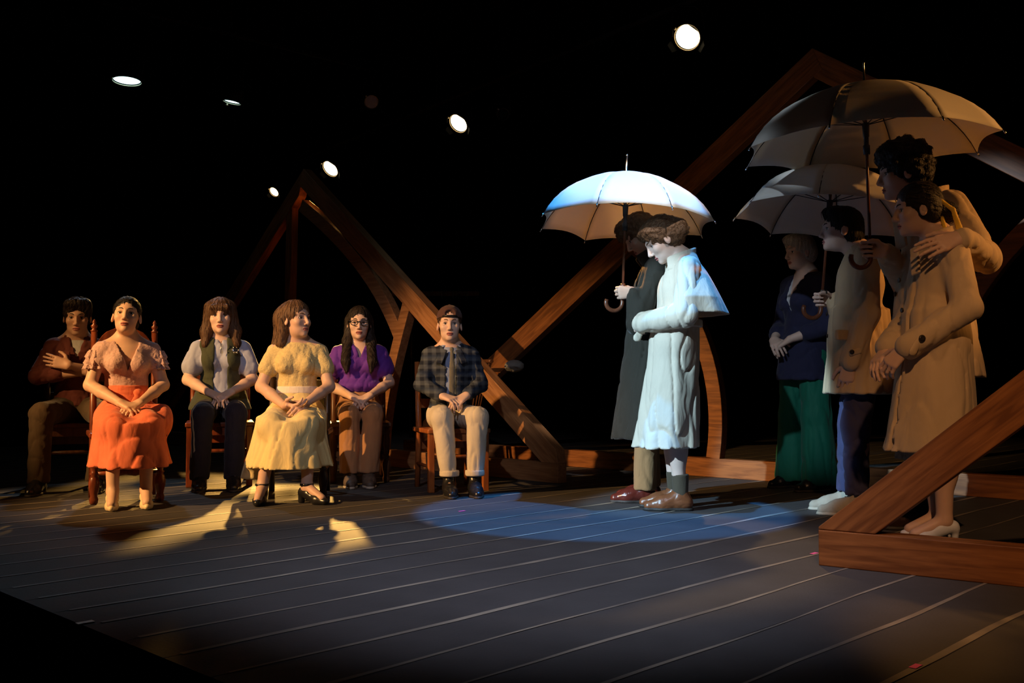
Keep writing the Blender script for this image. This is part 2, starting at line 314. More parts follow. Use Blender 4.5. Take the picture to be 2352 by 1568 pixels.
# ------------------------------------------------------------------ stage lights on their pipes
m_can = mat('black_lamp_housing', (0.006, 0.006, 0.007), 0.7, 0.2, spec=0.1)
m_rim = mat('worn_steel_rim', (0.55, 0.45, 0.3), 0.35, 0.1, metal=0.8)
m_wl = emit('lit_warm_lens', (1.0, 0.80, 0.46), 4.5); m_cl = emit('lit_cool_lens', (0.55, 0.93, 1.0), 3.5); m_dl = emit('dim_warm_lens', (1.0, 0.70, 0.35), 5.0)
m_off = mat('dark_blue_lens', (0.05, 0.08, 0.22), 0.15, 0.1, spec=0.8)
def fixture(px, py, d, aim, rad, lens, label, sq=1.0, light=None, doors=True, pz=3.64):
    loc = np.array((gx(px, d), d, gz(py, d)))
    if np.isscalar(aim):                     # tilted that many degrees down to the left
        cdir = nrm(np.array((0, 0, CH))-loc); rgt = nrm(np.cross((0, 0, 1), cdir)); upv = np.cross(cdir, rgt); a_ = math.radians(aim)
        aim = loc+cdir*math.cos(a_)+(-.72*rgt-.69*upv)*math.sin(a_)
    root = empty('stage_light', tuple(loc)); tag(root, label, 'stage light', 'stage lights hanging on the pipes')
    q = (Vector(aim)-Vector(loc)).to_track_quat('Z', 'Y'); h = empty('x', (0, 0, 0)); bpy.data.objects.remove(h)
    def part(name, mb, m, parent=root, smooth=True):
        o = mb.build(name, m, parent, smooth)
        if parent is root: o.rotation_mode = 'QUATERNION'; o.rotation_quaternion = q
        return o
    hs = part('housing', MB().lathe([(rad*0.55, -0.34), (rad*0.75, -0.32), (rad*0.8, -0.12), (rad*1.06, -0.10), (rad*1.08, 0.02), (rad*1.0, 0.02), (rad*0.98, -0.012)]), m_can)
    ln = MB(); n = 28; vs = [(rad*0.9*math.cos(2*math.pi*i/n), max(-1, min(sq, math.sin(2*math.pi*i/n)))*rad*0.9, 0.004) for i in range(n)]
    ca, sa = math.cos(-0.8), math.sin(-0.8); vs = [(v[0]*ca-v[1]*sa, v[0]*sa+v[1]*ca, v[2]) for v in vs] if sq < 1 else vs
    ln.add(vs+[(v[0], v[1], -0.008) for v in vs], [tuple(range(n)), tuple(range(2*n-1, n-1, -1))]+[(i, i+n, (i+1) % n+n, (i+1) % n) for i in range(n)])
    part('lens', ln, lens, smooth=False)
    rg = MB(); k = 24
    rg.tube([(rad*math.cos(2*math.pi*i/k), rad*math.sin(2*math.pi*i/k), 0.016) for i in range(k+1)], rad*0.055, 6)
    part('rim', rg, m_rim)
    if doors:
        for a in (200, 320):
            a = math.radians(a); c = np.array((math.cos(a), math.sin(a))); t = np.array((-c[1], c[0]))
            mb = MB(); p0 = c*rad*1.12
            w = rad*0.45
            vs = [(p0[0]+t[0]*w*s, p0[1]+t[1]*w*s, 0.02) for s in (-1, 1)]+[(p0[0]*1.28+t[0]*w*0.7*s, p0[1]*1.28+t[1]*w*0.7*s, 0.06) for s in (1, -1)]
            mb.add(vs+[(v[0]+c[0]*0.003, v[1]+c[1]*0.003, v[2]) for v in vs], [(0, 1, 2, 3), (7, 6, 5, 4), (0, 4, 5, 1), (1, 5, 6, 2), (2, 6, 7, 3), (3, 7, 4, 0)])
            part('barn_door', mb, m_can, smooth=False)
    top = pz-0.02-loc[2]
    y = MB(); y.tube([(-rad*1.15, 0, 0), (-rad*1.15, 0, 0.18), (-rad*0.5, 0, 0.24), (rad*0.5, 0, 0.24), (rad*1.15, 0, 0.18), (rad*1.15, 0, 0)], 0.008, 6)
    y.build('yoke', m_can, root, True)
    MB().tube([(0, 0, 0.24), (0, 0, top)], 0.012, 8).build('hanger', m_can, root, True)
    kn = MB().lathe([(0.002, -0.012), (0.012, -0.008), (0.013, 0.006), (0.003, 0.012)], 10, (-rad*0.75, rad*0.85, 0.03)); part('latch_knob', kn, m_rim)
    if light:
        P, colr, angd, gob, tgt = light; f = Vector(tgt)-Vector(loc); f.normalize()
        s = spot('lamp_beam', Vector(loc)+f*0.14, tgt, P, colr, angd, 0.35, 0.05, gob); s.name = 'stage_light_beam'
    return root
fixture(1585, 75, 7.6, 24, 0.105, m_wl, 'brightest round warm stage light at top, right of centre', 0.80, (260, (1.0, 0.60, 0.24), 24, None, (0.85, 5.6, 1.2)))
fixture(1053, 277, 10.2, 44, 0.108, m_wl, 'warm stage light at the top centre above the man in plaid', 0.72, (1200, (1.0, 0.44, 0.10), 11, None, (0.62, 5.95, 1.72)))
fixture(757, 383, 12.3, 50, 0.115, m_wl, 'warm stage light at the top of the left timber rafter', 0.66, (8500, (1.0, 0.54, 0.13), 17, (9.0, 0.42, 0.58, 0.0, (1, 1, 1)), (-1.45, 5.0, 0.1)))
fixture(627, 437, 13.8, 48, 0.075, m_dl, 'small half-hidden warm stage light left of the left rafter top', 0.7, (3500, (1.0, 0.52, 0.12), 16, (9.0, 0.42, 0.58, 0.0, (1, 1, 1)), (-2.35, 5.8, 0.2)))
fixture(282, 175, 8.63, (-3.37, 8.38, 0.0), 0.125, m_cl, 'wide bright cool-white stage light at upper left', 1.0, (90, COOL, 40, None, (-2.3, 6.2, 0.5)), doors=False, pz=3.98)
fixture(527, 225, 9.3, (-3.2, 9.35, 0.0), 0.085, m_cl, 'narrow cool-white stage light at upper left, seen edge-on', 1.0, None, doors=False, pz=3.98)
fixture(850, 228, 10.3, (-0.6, 4.0, 0.4), 0.075, m_off, 'unlit blue-lensed stage light between the cool and warm lamps', 1.0, None, doors=False, pz=3.98)
fixture(1155, 256, 9.52, (0.4, 4.0, 0.4), 0.06, m_can, 'dark unlit stage light right of the centre warm lamp', 1.0, None, doors=False)
def pipe(a, b, z, label):
    o = MB().tube([(a[0], a[1], z), (b[0], b[1], z)], 0.024, 10).build('lighting_pipe', m_can, None, True)
    tag(o, label, 'pipe')
    for t in (0.1, 0.5, 0.9):
        x = a[0]+(b[0]-a[0])*t; y = a[1]+(b[1]-a[1])*t
        MB().tube([(x, y, z), (x, y, 5.46)], 0.006, 6).build('suspension_cable', m_can, o, True)
pipe((2.6, 5.94), (-4.2, 15.0), 3.64, 'black overhead pipe carrying the row of warm stage lights')
pipe((-4.2, 7.9), (-1.1, 10.66), 3.98, 'black overhead pipe carrying the cool-white stage lights at upper left')

# ------------------------------------------------------------------ chairs
m_cha = wood('chair_wood_red', (0.19, 0.045, 0.018), (0.09, 0.02, 0.009), 0.3, (6, 6, 1.2), 6)
m_cho = wood('chair_wood_orange', (0.40, 0.13, 0.035), (0.25, 0.07, 0.02), 0.32, (6, 6, 1.2), 6)
m_chd = wood('chair_wood_dark', (0.045, 0.026, 0.018), (0.02, 0.012, 0.009), 0.35, (6, 6, 1.2), 6)
m_chm = wood('chair_wood_brown', (0.13, 0.055, 0.025), (0.07, 0.028, 0.013), 0.35, (6, 6, 1.2), 6)
TURN = [(.018, 0), (.024, .01), (.027, .03), (.02, .05), (.024, .07), (.031, .10), (.033, .13), (.025, .16), (.018, .175), (.027, .185), (.018, .195), (.022, .22), (.029, .27), (.027, .31), (.02, .345), (.027, .355), (.027, .36), (.026, .40)]
def chair(label, loc, rz, sc, m, style):
    r = empty('wooden_chair', loc, rz, sc); tag(r, label, 'chair', 'chairs under the seated cast')
    w, dp, hz = 0.21, 0.20, 0.405
    MB().box((0, 0, hz+0.012), (w+0.015, dp+0.02, 0.016)).build('seat', m, r, bevel=0.008)
    for sx in (-1, 1):
        if style in ('turned', 'crest'):
            MB().lathe(TURN, 14, (sx*(w-0.02), dp-0.02, 0)).build('leg', m, r, True)
        else:
            MB().box((sx*(w-0.015), dp-0.01, hz/2), (0.021, 0.021, hz/2)).build('leg', m, r, bevel=0.004)
        top = 1.07 if style == 'crest' else 0.90
        MB().tube([(sx*(w-0.025), -dp-0.03, 0), (sx*(w-0.025), -dp+0.01, hz), (sx*(w-0.025), -dp-0.05, top)], [0.02, 0.022, 0.019], 8).build('leg', m, r, True)
        MB().tube([(sx*(w-0.02), dp-0.02, 0.17), (sx*(w-0.02), -dp-0.01, 0.17)], 0.012, 8).build('stretcher', m, r, True)
    MB().tube([(-(w-0.02), dp-0.02, 0.24), ((w-0.02), dp-0.02, 0.24)] if style != 'crest' else [(-(w-0.02), 0, 0.17), (-.1, 0, .17), (-.06, 0, .17), (0, 0, .17), (.06, 0, .17), (.1, 0, .17), ((w-0.02), 0, 0.17)], 0.013 if style != 'crest' else [.013, .013, .024, .014, .024, .013, .013], 8).build('stretcher', m, r, True)
    MB().box((0, dp-0.008, hz-0.03), (w-0.03, 0.009, 0.03)).build('apron', m, r, bevel=0.003)
    MB().box((0, -dp-0.018, 0.30), (w-0.04, 0.009, 0.03)).build('stretcher', m, r, bevel=0.003)
    if style == 'crest':
        n = 17; poly = [(-(w-0.03), 0.90)]
        for i in range(n):
            t = -1+2*i/(n-1); poly.append((t*(w-0.03), 0.99+0.13*(math.cos(t*math.pi)*0.5+0.5)**0.55+0.010*math.cos(t*9)))
        poly.append(((w-0.03), 0.90)); MB().prism(poly, -dp-0.055, -dp-0.030).build('crest_rail', m, r, bevel=0.004)
        for sx in (-1, 1):
            MB().lathe([(.019, 0), (.024, .008), (.012, .018), (.02, .032), (.021, .04), (.009, .052), (.013, .062), (.008, .075), (.002, .082)], 12, (sx*(w-0.025), -dp-0.05, 1.065)).build('finial', m, r, True)
        for x in (-.1, -.03, .03, .1): MB().tube([(x, -dp-0.005, hz), (x, -dp-0.045, .92)], 0.011, 8).build('spindle', m, r, True)
    else:
        for z in (0.60, 0.72, 0.85): MB().box((0, -dp-0.012-0.06*(z-hz), z), (w-0.03, 0.008, 0.034)).build('back_slat', m, r, bevel=0.003)
    return r
def facing(px, d, off):
    x = gx(px, d); f = Vector((-x, -d, 0)).normalized(); a = math.radians(off)
    f = Vector((f.x*math.cos(a)-f.y*math.sin(a), f.x*math.sin(a)+f.y*math.cos(a), 0))
    return (x, d, 0.0), math.atan2(-f.x, f.y)
SEAT = dict(maroon=(176, 6.80, 0, 1.0), pink=(292, 6.02, 4, 0.955), vest=(507, 6.95, 0, 1.0), yellow=(682, 6.28, -6, 0.955), purple=(826, 7.18, 2, 0.97), plaid=(1036, 6.62, 6, 0.935))
CH_ = dict(maroon=(m_chm, 'square', 'brown square-legged chair under the man with crossed arms'), pink=(m_cha, 'crest', 'red-brown chair with turned legs and carved crest behind the woman in the coral skirt'),
           vest=(m_cha, 'square', 'dark red square-legged chair under the person in the green vest'), yellow=(m_chd, 'turned', 'dark chair with turned legs under the woman in the yellow dress'),
           purple=(m_chm, 'turned', 'brown chair with turned legs under the woman in the purple blouse'), plaid=(m_cho, 'square', 'orange-brown square-legged chair under the person in the plaid jacket'))
for k, (px, d, off, sc) in SEAT.items():
    loc, rz = facing(px, d, off); m, st, lab = CH_[k]
    chair(lab, loc, rz+(math.radians(10) if k == 'plaid' else 0), sc, m, st)
# a spindle-back chair standing in the dark behind
loc, rz = facing(1050, 8.5, -38); r = empty('spindle_back_chair', loc, rz); tag(r, 'dark spindle-back chair standing in the shadows behind the plaid jacket', 'chair')
MB().lathe([(.19, .43), (.22, .44), (.22, .465), (.2, .475)], 20).build('seat', m_chm, r, True)
for a in (45, 135, 225, 315):
    a = math.radians(a); MB().tube([(.22*math.cos(a), .22*math.sin(a), 0), (.15*math.cos(a), .15*math.sin(a), .44)], [.011, .016], 8).build('leg', m_chm, r, True)
for z in (.16, .26):
    for s in (-1, 1): MB().tube([(s*.145, -.145, z), (s*.145, .145, z)], .008, 6).build('rung', m_chm, r, True)
for i in range(9):
    t = -1+i/4.0; MB().tube([(t*.15, -.17+.05*t*t, .465), (t*.2, -.25+.06*t*t, .86)], .007, 6).build('spindle', m_chm, r, True)
MB().tube([(t*.22, -.26+.06*t*t, .88) for t in np.linspace(-1, 1, 9)], .018, 8).build('top_rail', m_chm, r, True)
# hooks on a dark rail far behind
rail = MB().box((0, 0, 0), (0.55, 0.012, 0.03)).build('hook_rail', m_chd); rail.location = (gx(1000, 12.5), 12.5, gz(674, 12.5)); tag(rail, 'dark rail with small steel hooks hanging far behind', 'hook rail')
for i, px in enumerate((986, 1015, 1041, 1073)):
    MB().tube([(0, 0, 0.02), (0, -.03, .02), (0, -.045, -.02), (0, -.035, -.05), (0, -.015, -.055)], 0.006, 6).build('hook', m_hook, rail, True).location = (gx(px, 12.5)-gx(1000, 12.5), -0.02, 0)
for px in (945, 1055): MB().tube([(0, 0, 0), (0, 0, -gz(674, 12.5)+0.0)], 0.02, 8).build('post', m_chd, rail, True).location = (gx(px, 12.5)-gx(1000, 12.5), 0, 0)

# ------------------------------------------------------------------ smooth implicit modelling (numpy) for figures and clothes
def rotm(yaw=0, pitch=0, roll=0):            # yaw to the figure's right, pitch up, roll to its right (degrees)
    a, b, c = math.radians(-yaw), math.radians(pitch), math.radians(roll)
    Rz = np.array(((math.cos(a), -math.sin(a), 0), (math.sin(a), math.cos(a), 0), (0, 0, 1)))
    Rx = np.array(((1, 0, 0), (0, math.cos(b), -math.sin(b)), (0, math.sin(b), math.cos(b))))
    Ry = np.array(((math.cos(c), 0, math.sin(c)), (0, 1, 0), (-math.sin(c), 0, math.cos(c))))
    return Rz@Rx@Ry
class SDF:
    def __init__(s, fr=None): s.ops = []; s.disp = []; s.fr = fr
    def _p(s, p):
        p = np.array(p, float)
        return p if s.fr is None else s.fr[0]+s.fr[1]@(p*s.fr[2])
    def _r(s, r): return r if s.fr is None else r*s.fr[2]
    def cone(s, a, b, ra, rb, k=0.02, mode='u', flat=None):
        a = s._p(a); b = s._p(b); ra = s._r(ra); rb = s._r(rb); ba = b-a; bb = max(float(ba@ba), 1e-9); R = max(ra, rb)
        if flat is not None:
            n = nrm(flat[0]); n = n if s.fr is None else s.fr[1]@n; g = 1.0/flat[1]-1.0
        def f(X, Y, Z):
            x, y, z = X-a[0], Y-a[1], Z-a[2]
            h = np.clip((x*ba[0]+y*ba[1]+z*ba[2])/bb, 0, 1); x = x-h*ba[0]; y = y-h*ba[1]; z = z-h*ba[2]
            if flat is not None:
                c = (x*n[0]+y*n[1]+z*n[2])*g; x = x+c*n[0]; y = y+c*n[1]; z = z+c*n[2]
            return np.sqrt(x*x+y*y+z*z)-(ra+(rb-ra)*h)
        s.ops.append((mode, f, np.minimum(a, b)-R, np.maximum(a, b)+R, k)); return s
    def ell(s, c, r, R=None, k=0.02, mode='u'):
        c = s._p(c); r = np.array([s._r(q) for q in r], float); M = np.eye(3) if R is None else np.array(R)
        if s.fr is not None: M = s.fr[1]@M
        def f(X, Y, Z):
            x, y, z = X-c[0], Y-c[1], Z-c[2]
            u = [(x*M[0, i]+y*M[1, i]+z*M[2, i])/r[i] for i in range(3)]
            k0 = np.sqrt(u[0]**2+u[1]**2+u[2]**2)+1e-9
            k1 = np.sqrt((u[0]/r[0])**2+(u[1]/r[1])**2+(u[2]/r[2])**2)+1e-9
            return k0*(k0-1)/k1
        e = np.abs(M)@r; s.ops.append((mode, f, c-e, c+e, k)); return s
    def box(s, c, h, rad=0.005, R=None, k=0.01, mode='u'):
        c = s._p(c); h = np.array([s._r(q) for q in h], float); M = np.eye(3) if R is None else np.array(R)
        if s.fr is not None: M = s.fr[1]@M
        def f(X, Y, Z):
            x, y, z = X-c[0], Y-c[1], Z-c[2]
            q = [np.abs(x*M[0, i]+y*M[1, i]+z*M[2, i])-h[i]+rad for i in range(3)]
            return np.sqrt(np.maximum(q[0], 0)**2+np.maximum(q[1], 0)**2+np.maximum(q[2], 0)**2)+np.minimum(np.maximum(q[0], np.maximum(q[1], q[2])), 0)-rad
        e = np.abs(M)@h; s.ops.append((mode, f, c-e, c+e, k)); return s
    def fn(s, f, lo, hi, k=0.01, mode='u'): s.ops.append((mode, f, np.array(lo, float), np.array(hi, float), k)); return s
    def skirt(s, z0, z1, a, b, n=9, amp=0.05, ph=0.0, k=0.03, mode='u', pw=1.0, n2=5):
        # vertical drape between heights z0 (hem) and z1; a, b = (cx, cy, rx, ry) at hem and top; folds deepen towards the hem
        a = np.array(a, float); b = np.array(b, float)
        def f(X, Y, Z):
            t = np.clip((Z-z0)/(z1-z0), 0, 1); t2 = t**pw
            cx, cy, rx, ry = [a[i]+(b[i]-a[i])*t2 for i in range(4)]
            u = (X-cx)/rx; v = (Y-cy)/ry; th = np.arctan2(v, u); r = np.sqrt(u*u+v*v)
            fold = amp*(1-0.85*t)*(np.sin(n*th+ph)*0.6+0.4*np.sin(n2*th-ph*2+1.3))
            d = (r-1-fold)*np.minimum(rx, ry)
            return np.maximum(d, np.maximum(z0-Z, Z-z1))
        R = max(a[2], a[3], b[2], b[3])*(1+amp); cy = (a[1], b[1]); cx = (a[0], b[0])
        return s.fn(f, (min(cx)-R, min(cy)-R, z0), (max(cx)+R, max(cy)+R, z1), k, mode)
    def vneck(s, zb, slope, y0=0.0, zt=2.2, x0=0.0, k=0.006):
        q = math.sqrt(1+slope*slope)
        return s.fn(lambda X, Y, Z: np.maximum((np.abs(X-x0)-(Z-zb)*slope)/q, y0-Y), (x0-0.16, y0, zb), (x0+0.16, y0+0.4, min(zt, zb+0.45)), k, 's')
    def cut(s, n, c, k=0.004):               # keep the side where n.(p-c) < 0
        n = nrm(n); c = np.array(c, float)
        return s.fn(lambda X, Y, Z: (X-c[0])*n[0]+(Y-c[1])*n[1]+(Z-c[2])*n[2], (-9, -9, -9), (9, 9, 9), k, 'i')
    def wrinkle(s, amp=0.006, fr=(34, 26, 30), seed=0, lo=None, hi=None):
        rs = np.random.RandomState(seed); A = rs.normal(size=(5, 3)); A /= np.linalg.norm(A, axis=1)[:, None]; ph = rs.uniform(0, 6, 5)
        def f(p):
            w = 0.0; q = p*np.array(fr)*1.7
            for i in range(4):
                w = w+np.sin(q@A[i]+ph[i]+1.6*np.sin(0.6*(q@A[i+1])+ph[i+1]))
            v = np.sin(q@A[4]*0.55+ph[4]+np.sin(q@A[0]*0.4))
            return amp*0.9*((1-np.abs(np.tanh(1.0*w)))*1.1-0.35-0.15*v)
        s.disp.append((f, lo, hi)); return s
    def strands(s, c, freq=46, amp=0.004, seed=0, curl=0.0):   # hair grooves running down from the crown c
        c = s._p(c); M = np.eye(3) if s.fr is None else s.fr[1]; rs = np.random.RandomState(seed); ph = rs.uniform(0, 6, 4)
        def f(p):
            q = (p-c)@M; th = np.arctan2(q[:, 0], q[:, 1]+1e-6); z = q[:, 2]
            w = np.sin(freq*th+ph[0]+2.2*np.sin(9*z*8+ph[1])*(0.3+curl))+0.7*np.sin(freq*0.47*th+ph[2]+14*z*(1+curl*3))
            if curl: w = w*0.4+1.3*np.sin(85*q[:, 0]+ph[1]+2*np.sin(60*q[:, 2]))*np.sin(85*q[:, 2]+ph[3]+2*np.sin(70*q[:, 1]))
            return amp*w
        s.disp.append((f, None, None)); return s
    def mesh(s, res, zones=()):
        lo = np.min([o[2] for o in s.ops if o[0] == 'u'], axis=0)-0.03; hi = np.max([o[3] for o in s.ops if o[0] == 'u'], axis=0)+0.03
        ax = []
        for i in range(3):
            br = sorted({lo[i], hi[i]} | {float(np.clip(z[0][i], lo[i], hi[i])) for z in zones} | {float(np.clip(z[1][i], lo[i], hi[i])) for z in zones})
            pts = [np.array([br[0]])]
            for a, b in zip(br[:-1], br[1:]):
                if b-a < 1e-6: continue
                m = (a+b)/2; r = min([res]+[z[2] for z in zones if z[0][i] <= m <= z[1][i]]); n = max(1, int(math.ceil((b-a)/r)))
                pts.append(np.linspace(a, b, n+1)[1:])
            ax.append(np.concatenate(pts).astype(np.float32))
        xs, ys, zs = ax; D = np.full((len(xs), len(ys), len(zs)), 1.0, np.float32)
        for mode, f, l, h, k in s.ops:
            mg = 0.022+k+res*1.5
            i0, j0, k0 = [max(0, int(np.searchsorted(a, v))-1) for a, v in zip(ax, l-mg)]
            i1, j1, k1 = [int(np.searchsorted(a, v))+1 for a, v in zip(ax, h+mg)]
            sl = (slice(i0, i1), slice(j0, j1), slice(k0, k1)); A = D[sl]
            if A.size == 0: continue
            B = f(xs[sl[0]][:, None, None], ys[sl[1]][None, :, None], zs[sl[2]][None, None, :]).astype(np.float32)
            if mode == 'u':
                q = np.maximum(k-np.abs(A-B), 0)/k; D[sl] = np.minimum(A, B)-q*q*k*0.25
            elif mode == 's':
                q = np.maximum(k-np.abs(A+B), 0)/k; D[sl] = np.maximum(A, -B)+q*q*k*0.25
            else:
                q = np.maximum(k-np.abs(A-B), 0)/k; D[sl] = np.maximum(A, B)+q*q*k*0.25
        for f, l, h in s.disp:
            idx = np.argwhere(np.abs(D) < 0.03+res)
            p = np.stack([xs[idx[:, 0]], ys[idx[:, 1]], zs[idx[:, 2]]], 1).astype(np.float64); w = f(p)
            if l is not None:
                c = (np.array(l)+np.array(h))/2; e = (np.array(h)-np.array(l))/2
                w = w*np.clip((1-np.max(np.abs(p-c)/e, axis=1))*4, 0, 1)
            D[idx[:, 0], idx[:, 1], idx[:, 2]] += w.astype(np.float32)
        D[0] = D[-1] = 1; D[:, 0] = D[:, -1] = 1; D[:, :, 0] = D[:, :, -1] = 1
        return surfnet(D, xs, ys, zs)
def surfnet(D, xs, ys, zs):
    S = D < 0; c = np.zeros(tuple(n-1 for n in D.shape), np.int8); cor = [(i, j, k) for i in (0, 1) for j in (0, 1) for k in (0, 1)]
    for i, j, k in cor: c += S[i:D.shape[0]-1+i, j:D.shape[1]-1+j, k:D.shape[2]-1+k]
    act = (c > 0) & (c < 8); idx = np.argwhere(act); n = len(idx)
    vals = np.stack([D[idx[:, 0]+i, idx[:, 1]+j, idx[:, 2]+k] for i, j, k in cor], 1); acc = np.zeros((n, 3)); cnt = np.zeros(n)
    for a in range(8):
        for b in range(a+1, 8):
            d = np.array(cor[b])-np.array(cor[a])
            if np.abs(d).sum() != 1: continue
            va, vb = vals[:, a], vals[:, b]; m = (va < 0) != (vb < 0); t = va[m]/(va[m]-vb[m])
            acc[m] += np.array(cor[a])+t[:, None]*d; cnt[m] += 1
    fr = acc/cnt[:, None]; P = np.empty((n, 3))
    for i, a in enumerate((xs, ys, zs)): P[:, i] = a[idx[:, i]]+fr[:, i]*(a[idx[:, i]+1]-a[idx[:, i]])
    mp = np.full(act.shape, -1, np.int32); mp[act] = np.arange(n); Q = []
    for ax in range(3):
        o1, o2 = [i for i in range(3) if i != ax]
        sa = [slice(1, -1)]*3; sb = [slice(1, -1)]*3; sa[ax] = slice(0, -1); sb[ax] = slice(1, None)
        A = S[tuple(sa)]; B = S[tuple(sb)]; e = np.argwhere(A != B)
        if not len(e): continue
        fl = A[e[:, 0], e[:, 1], e[:, 2]]; g = e.copy(); g[:, o1] += 1; g[:, o2] += 1
        def cell(d1, d2):
            q = g.copy(); q[:, o1] -= d1; q[:, o2] -= d2; return mp[q[:, 0], q[:, 1], q[:, 2]]
        q = np.stack([cell(1, 1), cell(0, 1), cell(0, 0), cell(1, 0)], 1)
        if ax == 1: fl = ~fl
        q[~fl] = q[~fl][:, ::-1]; Q.append(q)
    return P, np.concatenate(Q)

# ------------------------------------------------------------------ figures
SKINS = {k: mat('skin_'+k, c, 0.5, 0.07, 25, 0.06, 300, sss=0.12, spec=0.35) for k, c in
         dict(light=(0.62, 0.40, 0.30), fair=(0.68, 0.47, 0.38), tan=(0.52, 0.31, 0.22)).items()}
m_lip = mat('lip_skin', (0.42, 0.15, 0.13), 0.4, 0.05); m_mouth = mat('mouth_line', (0.12, 0.03, 0.03), 0.6, 0.05)
m_white = mat('eye_white', (0.75, 0.73, 0.70), 0.25, 0.03); m_iris = mat('eye_iris', (0.03, 0.02, 0.015), 0.15, 0.05)
def haircol(n, c): return mat('hair_'+n, c, 0.55, 0.55, 45, 0.9, 70, spec=0.3, stretch=(4, 4, 0.5))
def hand(S, w, D, N, side, curl=(0.35, 0.5, 0.35), sc=1.0, thumb=(0.55, 0.75, 0.3)):
    w = np.array(w, float); D = nrm(D); N = np.array(N, float); N = nrm(N-D*(N@D)); T = np.cross(D, N)*(1 if side == 'R' else -1)
    off = (0.030, 0.0105, -0.0105, -0.030); bl = (0.088, 0.092, 0.088, 0.080)
    ph = ((.042, .026, .021), (.046, .030, .022), (.042, .028, .022), (.033, .021, .019)); bases = []
    for i in range(4):
        b = w+(D*bl[i]+T*off[i])*sc; bases.append(b)
        S.cone(w+(D*0.008+T*off[i]*0.55)*sc, b, .0155*sc, .0115*sc, k=.016*sc)
    for i in range(4):
        p = bases[i]; a = 0.0
        c = curl[i] if isinstance(curl[0], tuple) else curl
        for j in range(3):
            a += c[j]; d = D*math.cos(a)+N*math.sin(a)+T*(0.05*(1.5-i))*(1 if c[0] < 0.6 else 0)
            q = p+nrm(d)*ph[i][j]*sc; S.cone(p, q, (.0092-.0009*j)*sc, (.0086-.0011*j)*sc, k=.0035*sc); p = q
    t0 = w+(D*0.022+T*0.020+N*0.006)*sc; t1 = t0+nrm(D*thumb[0]+T*thumb[1]+N*thumb[2])*.046*sc
    t2 = t1+nrm(D*(thumb[0]+.3)+T*(thumb[1]-.35)+N*thumb[2])*.032*sc; t3 = t2+nrm(D*(thumb[0]+.4)+T*(thumb[1]-.6)+N*(thumb[2]+.1))*.027*sc
    S.cone(t0, t1, .016*sc, .0115*sc, k=.014*sc); S.cone(t1, t2, .0112*sc, .0098*sc, k=.004*sc); S.cone(t2, t3, .0098*sc, .0080*sc, k=.004*sc)
def head(S, male=False):                    # S carries the head's own frame; eyes at height 0, crown +.112, chin -.112
    S.ell((0, -.012, .028), (.072, .092, .084), k=.01); S.ell((0, .025, -.028), (.060, .061, .080), k=.03)
    S.ell((0, .032, -.076), (.049 if male else .044, .048, .036), k=.03); S.ell((0, .070, -.099), (.020 if male else .016, .014, .013), k=.022)
    for s in (-1, 1):
        S.ell((s*.038, .056, -.028), (.022, .022, .020), k=.022)
        S.cone((s*.008, .081, .020), (s*.047, .060, .024), .008, .006, k=.014)
        S.ell((s*.031, .089, -.001), (.019, .017, .012), k=.012, mode='s')
    S.cone((0, .082, .012), (0, .103, -.034), .0065, .0105, k=.012)
    S.ell((0, .101, -.037), (.0095, .010, .0085), k=.006)
    for s in (-1, 1):
        S.ell((s*.0115, .091, -.042), (.0075, .0095, .0065), k=.006)
        S.ell((s*.031, .078, -.002), (.0135, .013, .0058), k=.003, mode='s')
        S.ell((s*.0755, -.008, -.014), (.0085, .018, .031), R=rotm(0, 12, -s*8), k=.006)
        S.ell((s*.085, -.003, -.010), (.006, .009, .017), k=.004, mode='s')
    S.ell((0, .0835, -.0655), (.0205, .0105, .0052), k=.005); S.ell((0, .0815, -.0760), (.0175, .0115, .0062), k=.005)
    S.ell((0, .094, -.0705), (.019, .008, .0014), k=.003, mode='s')
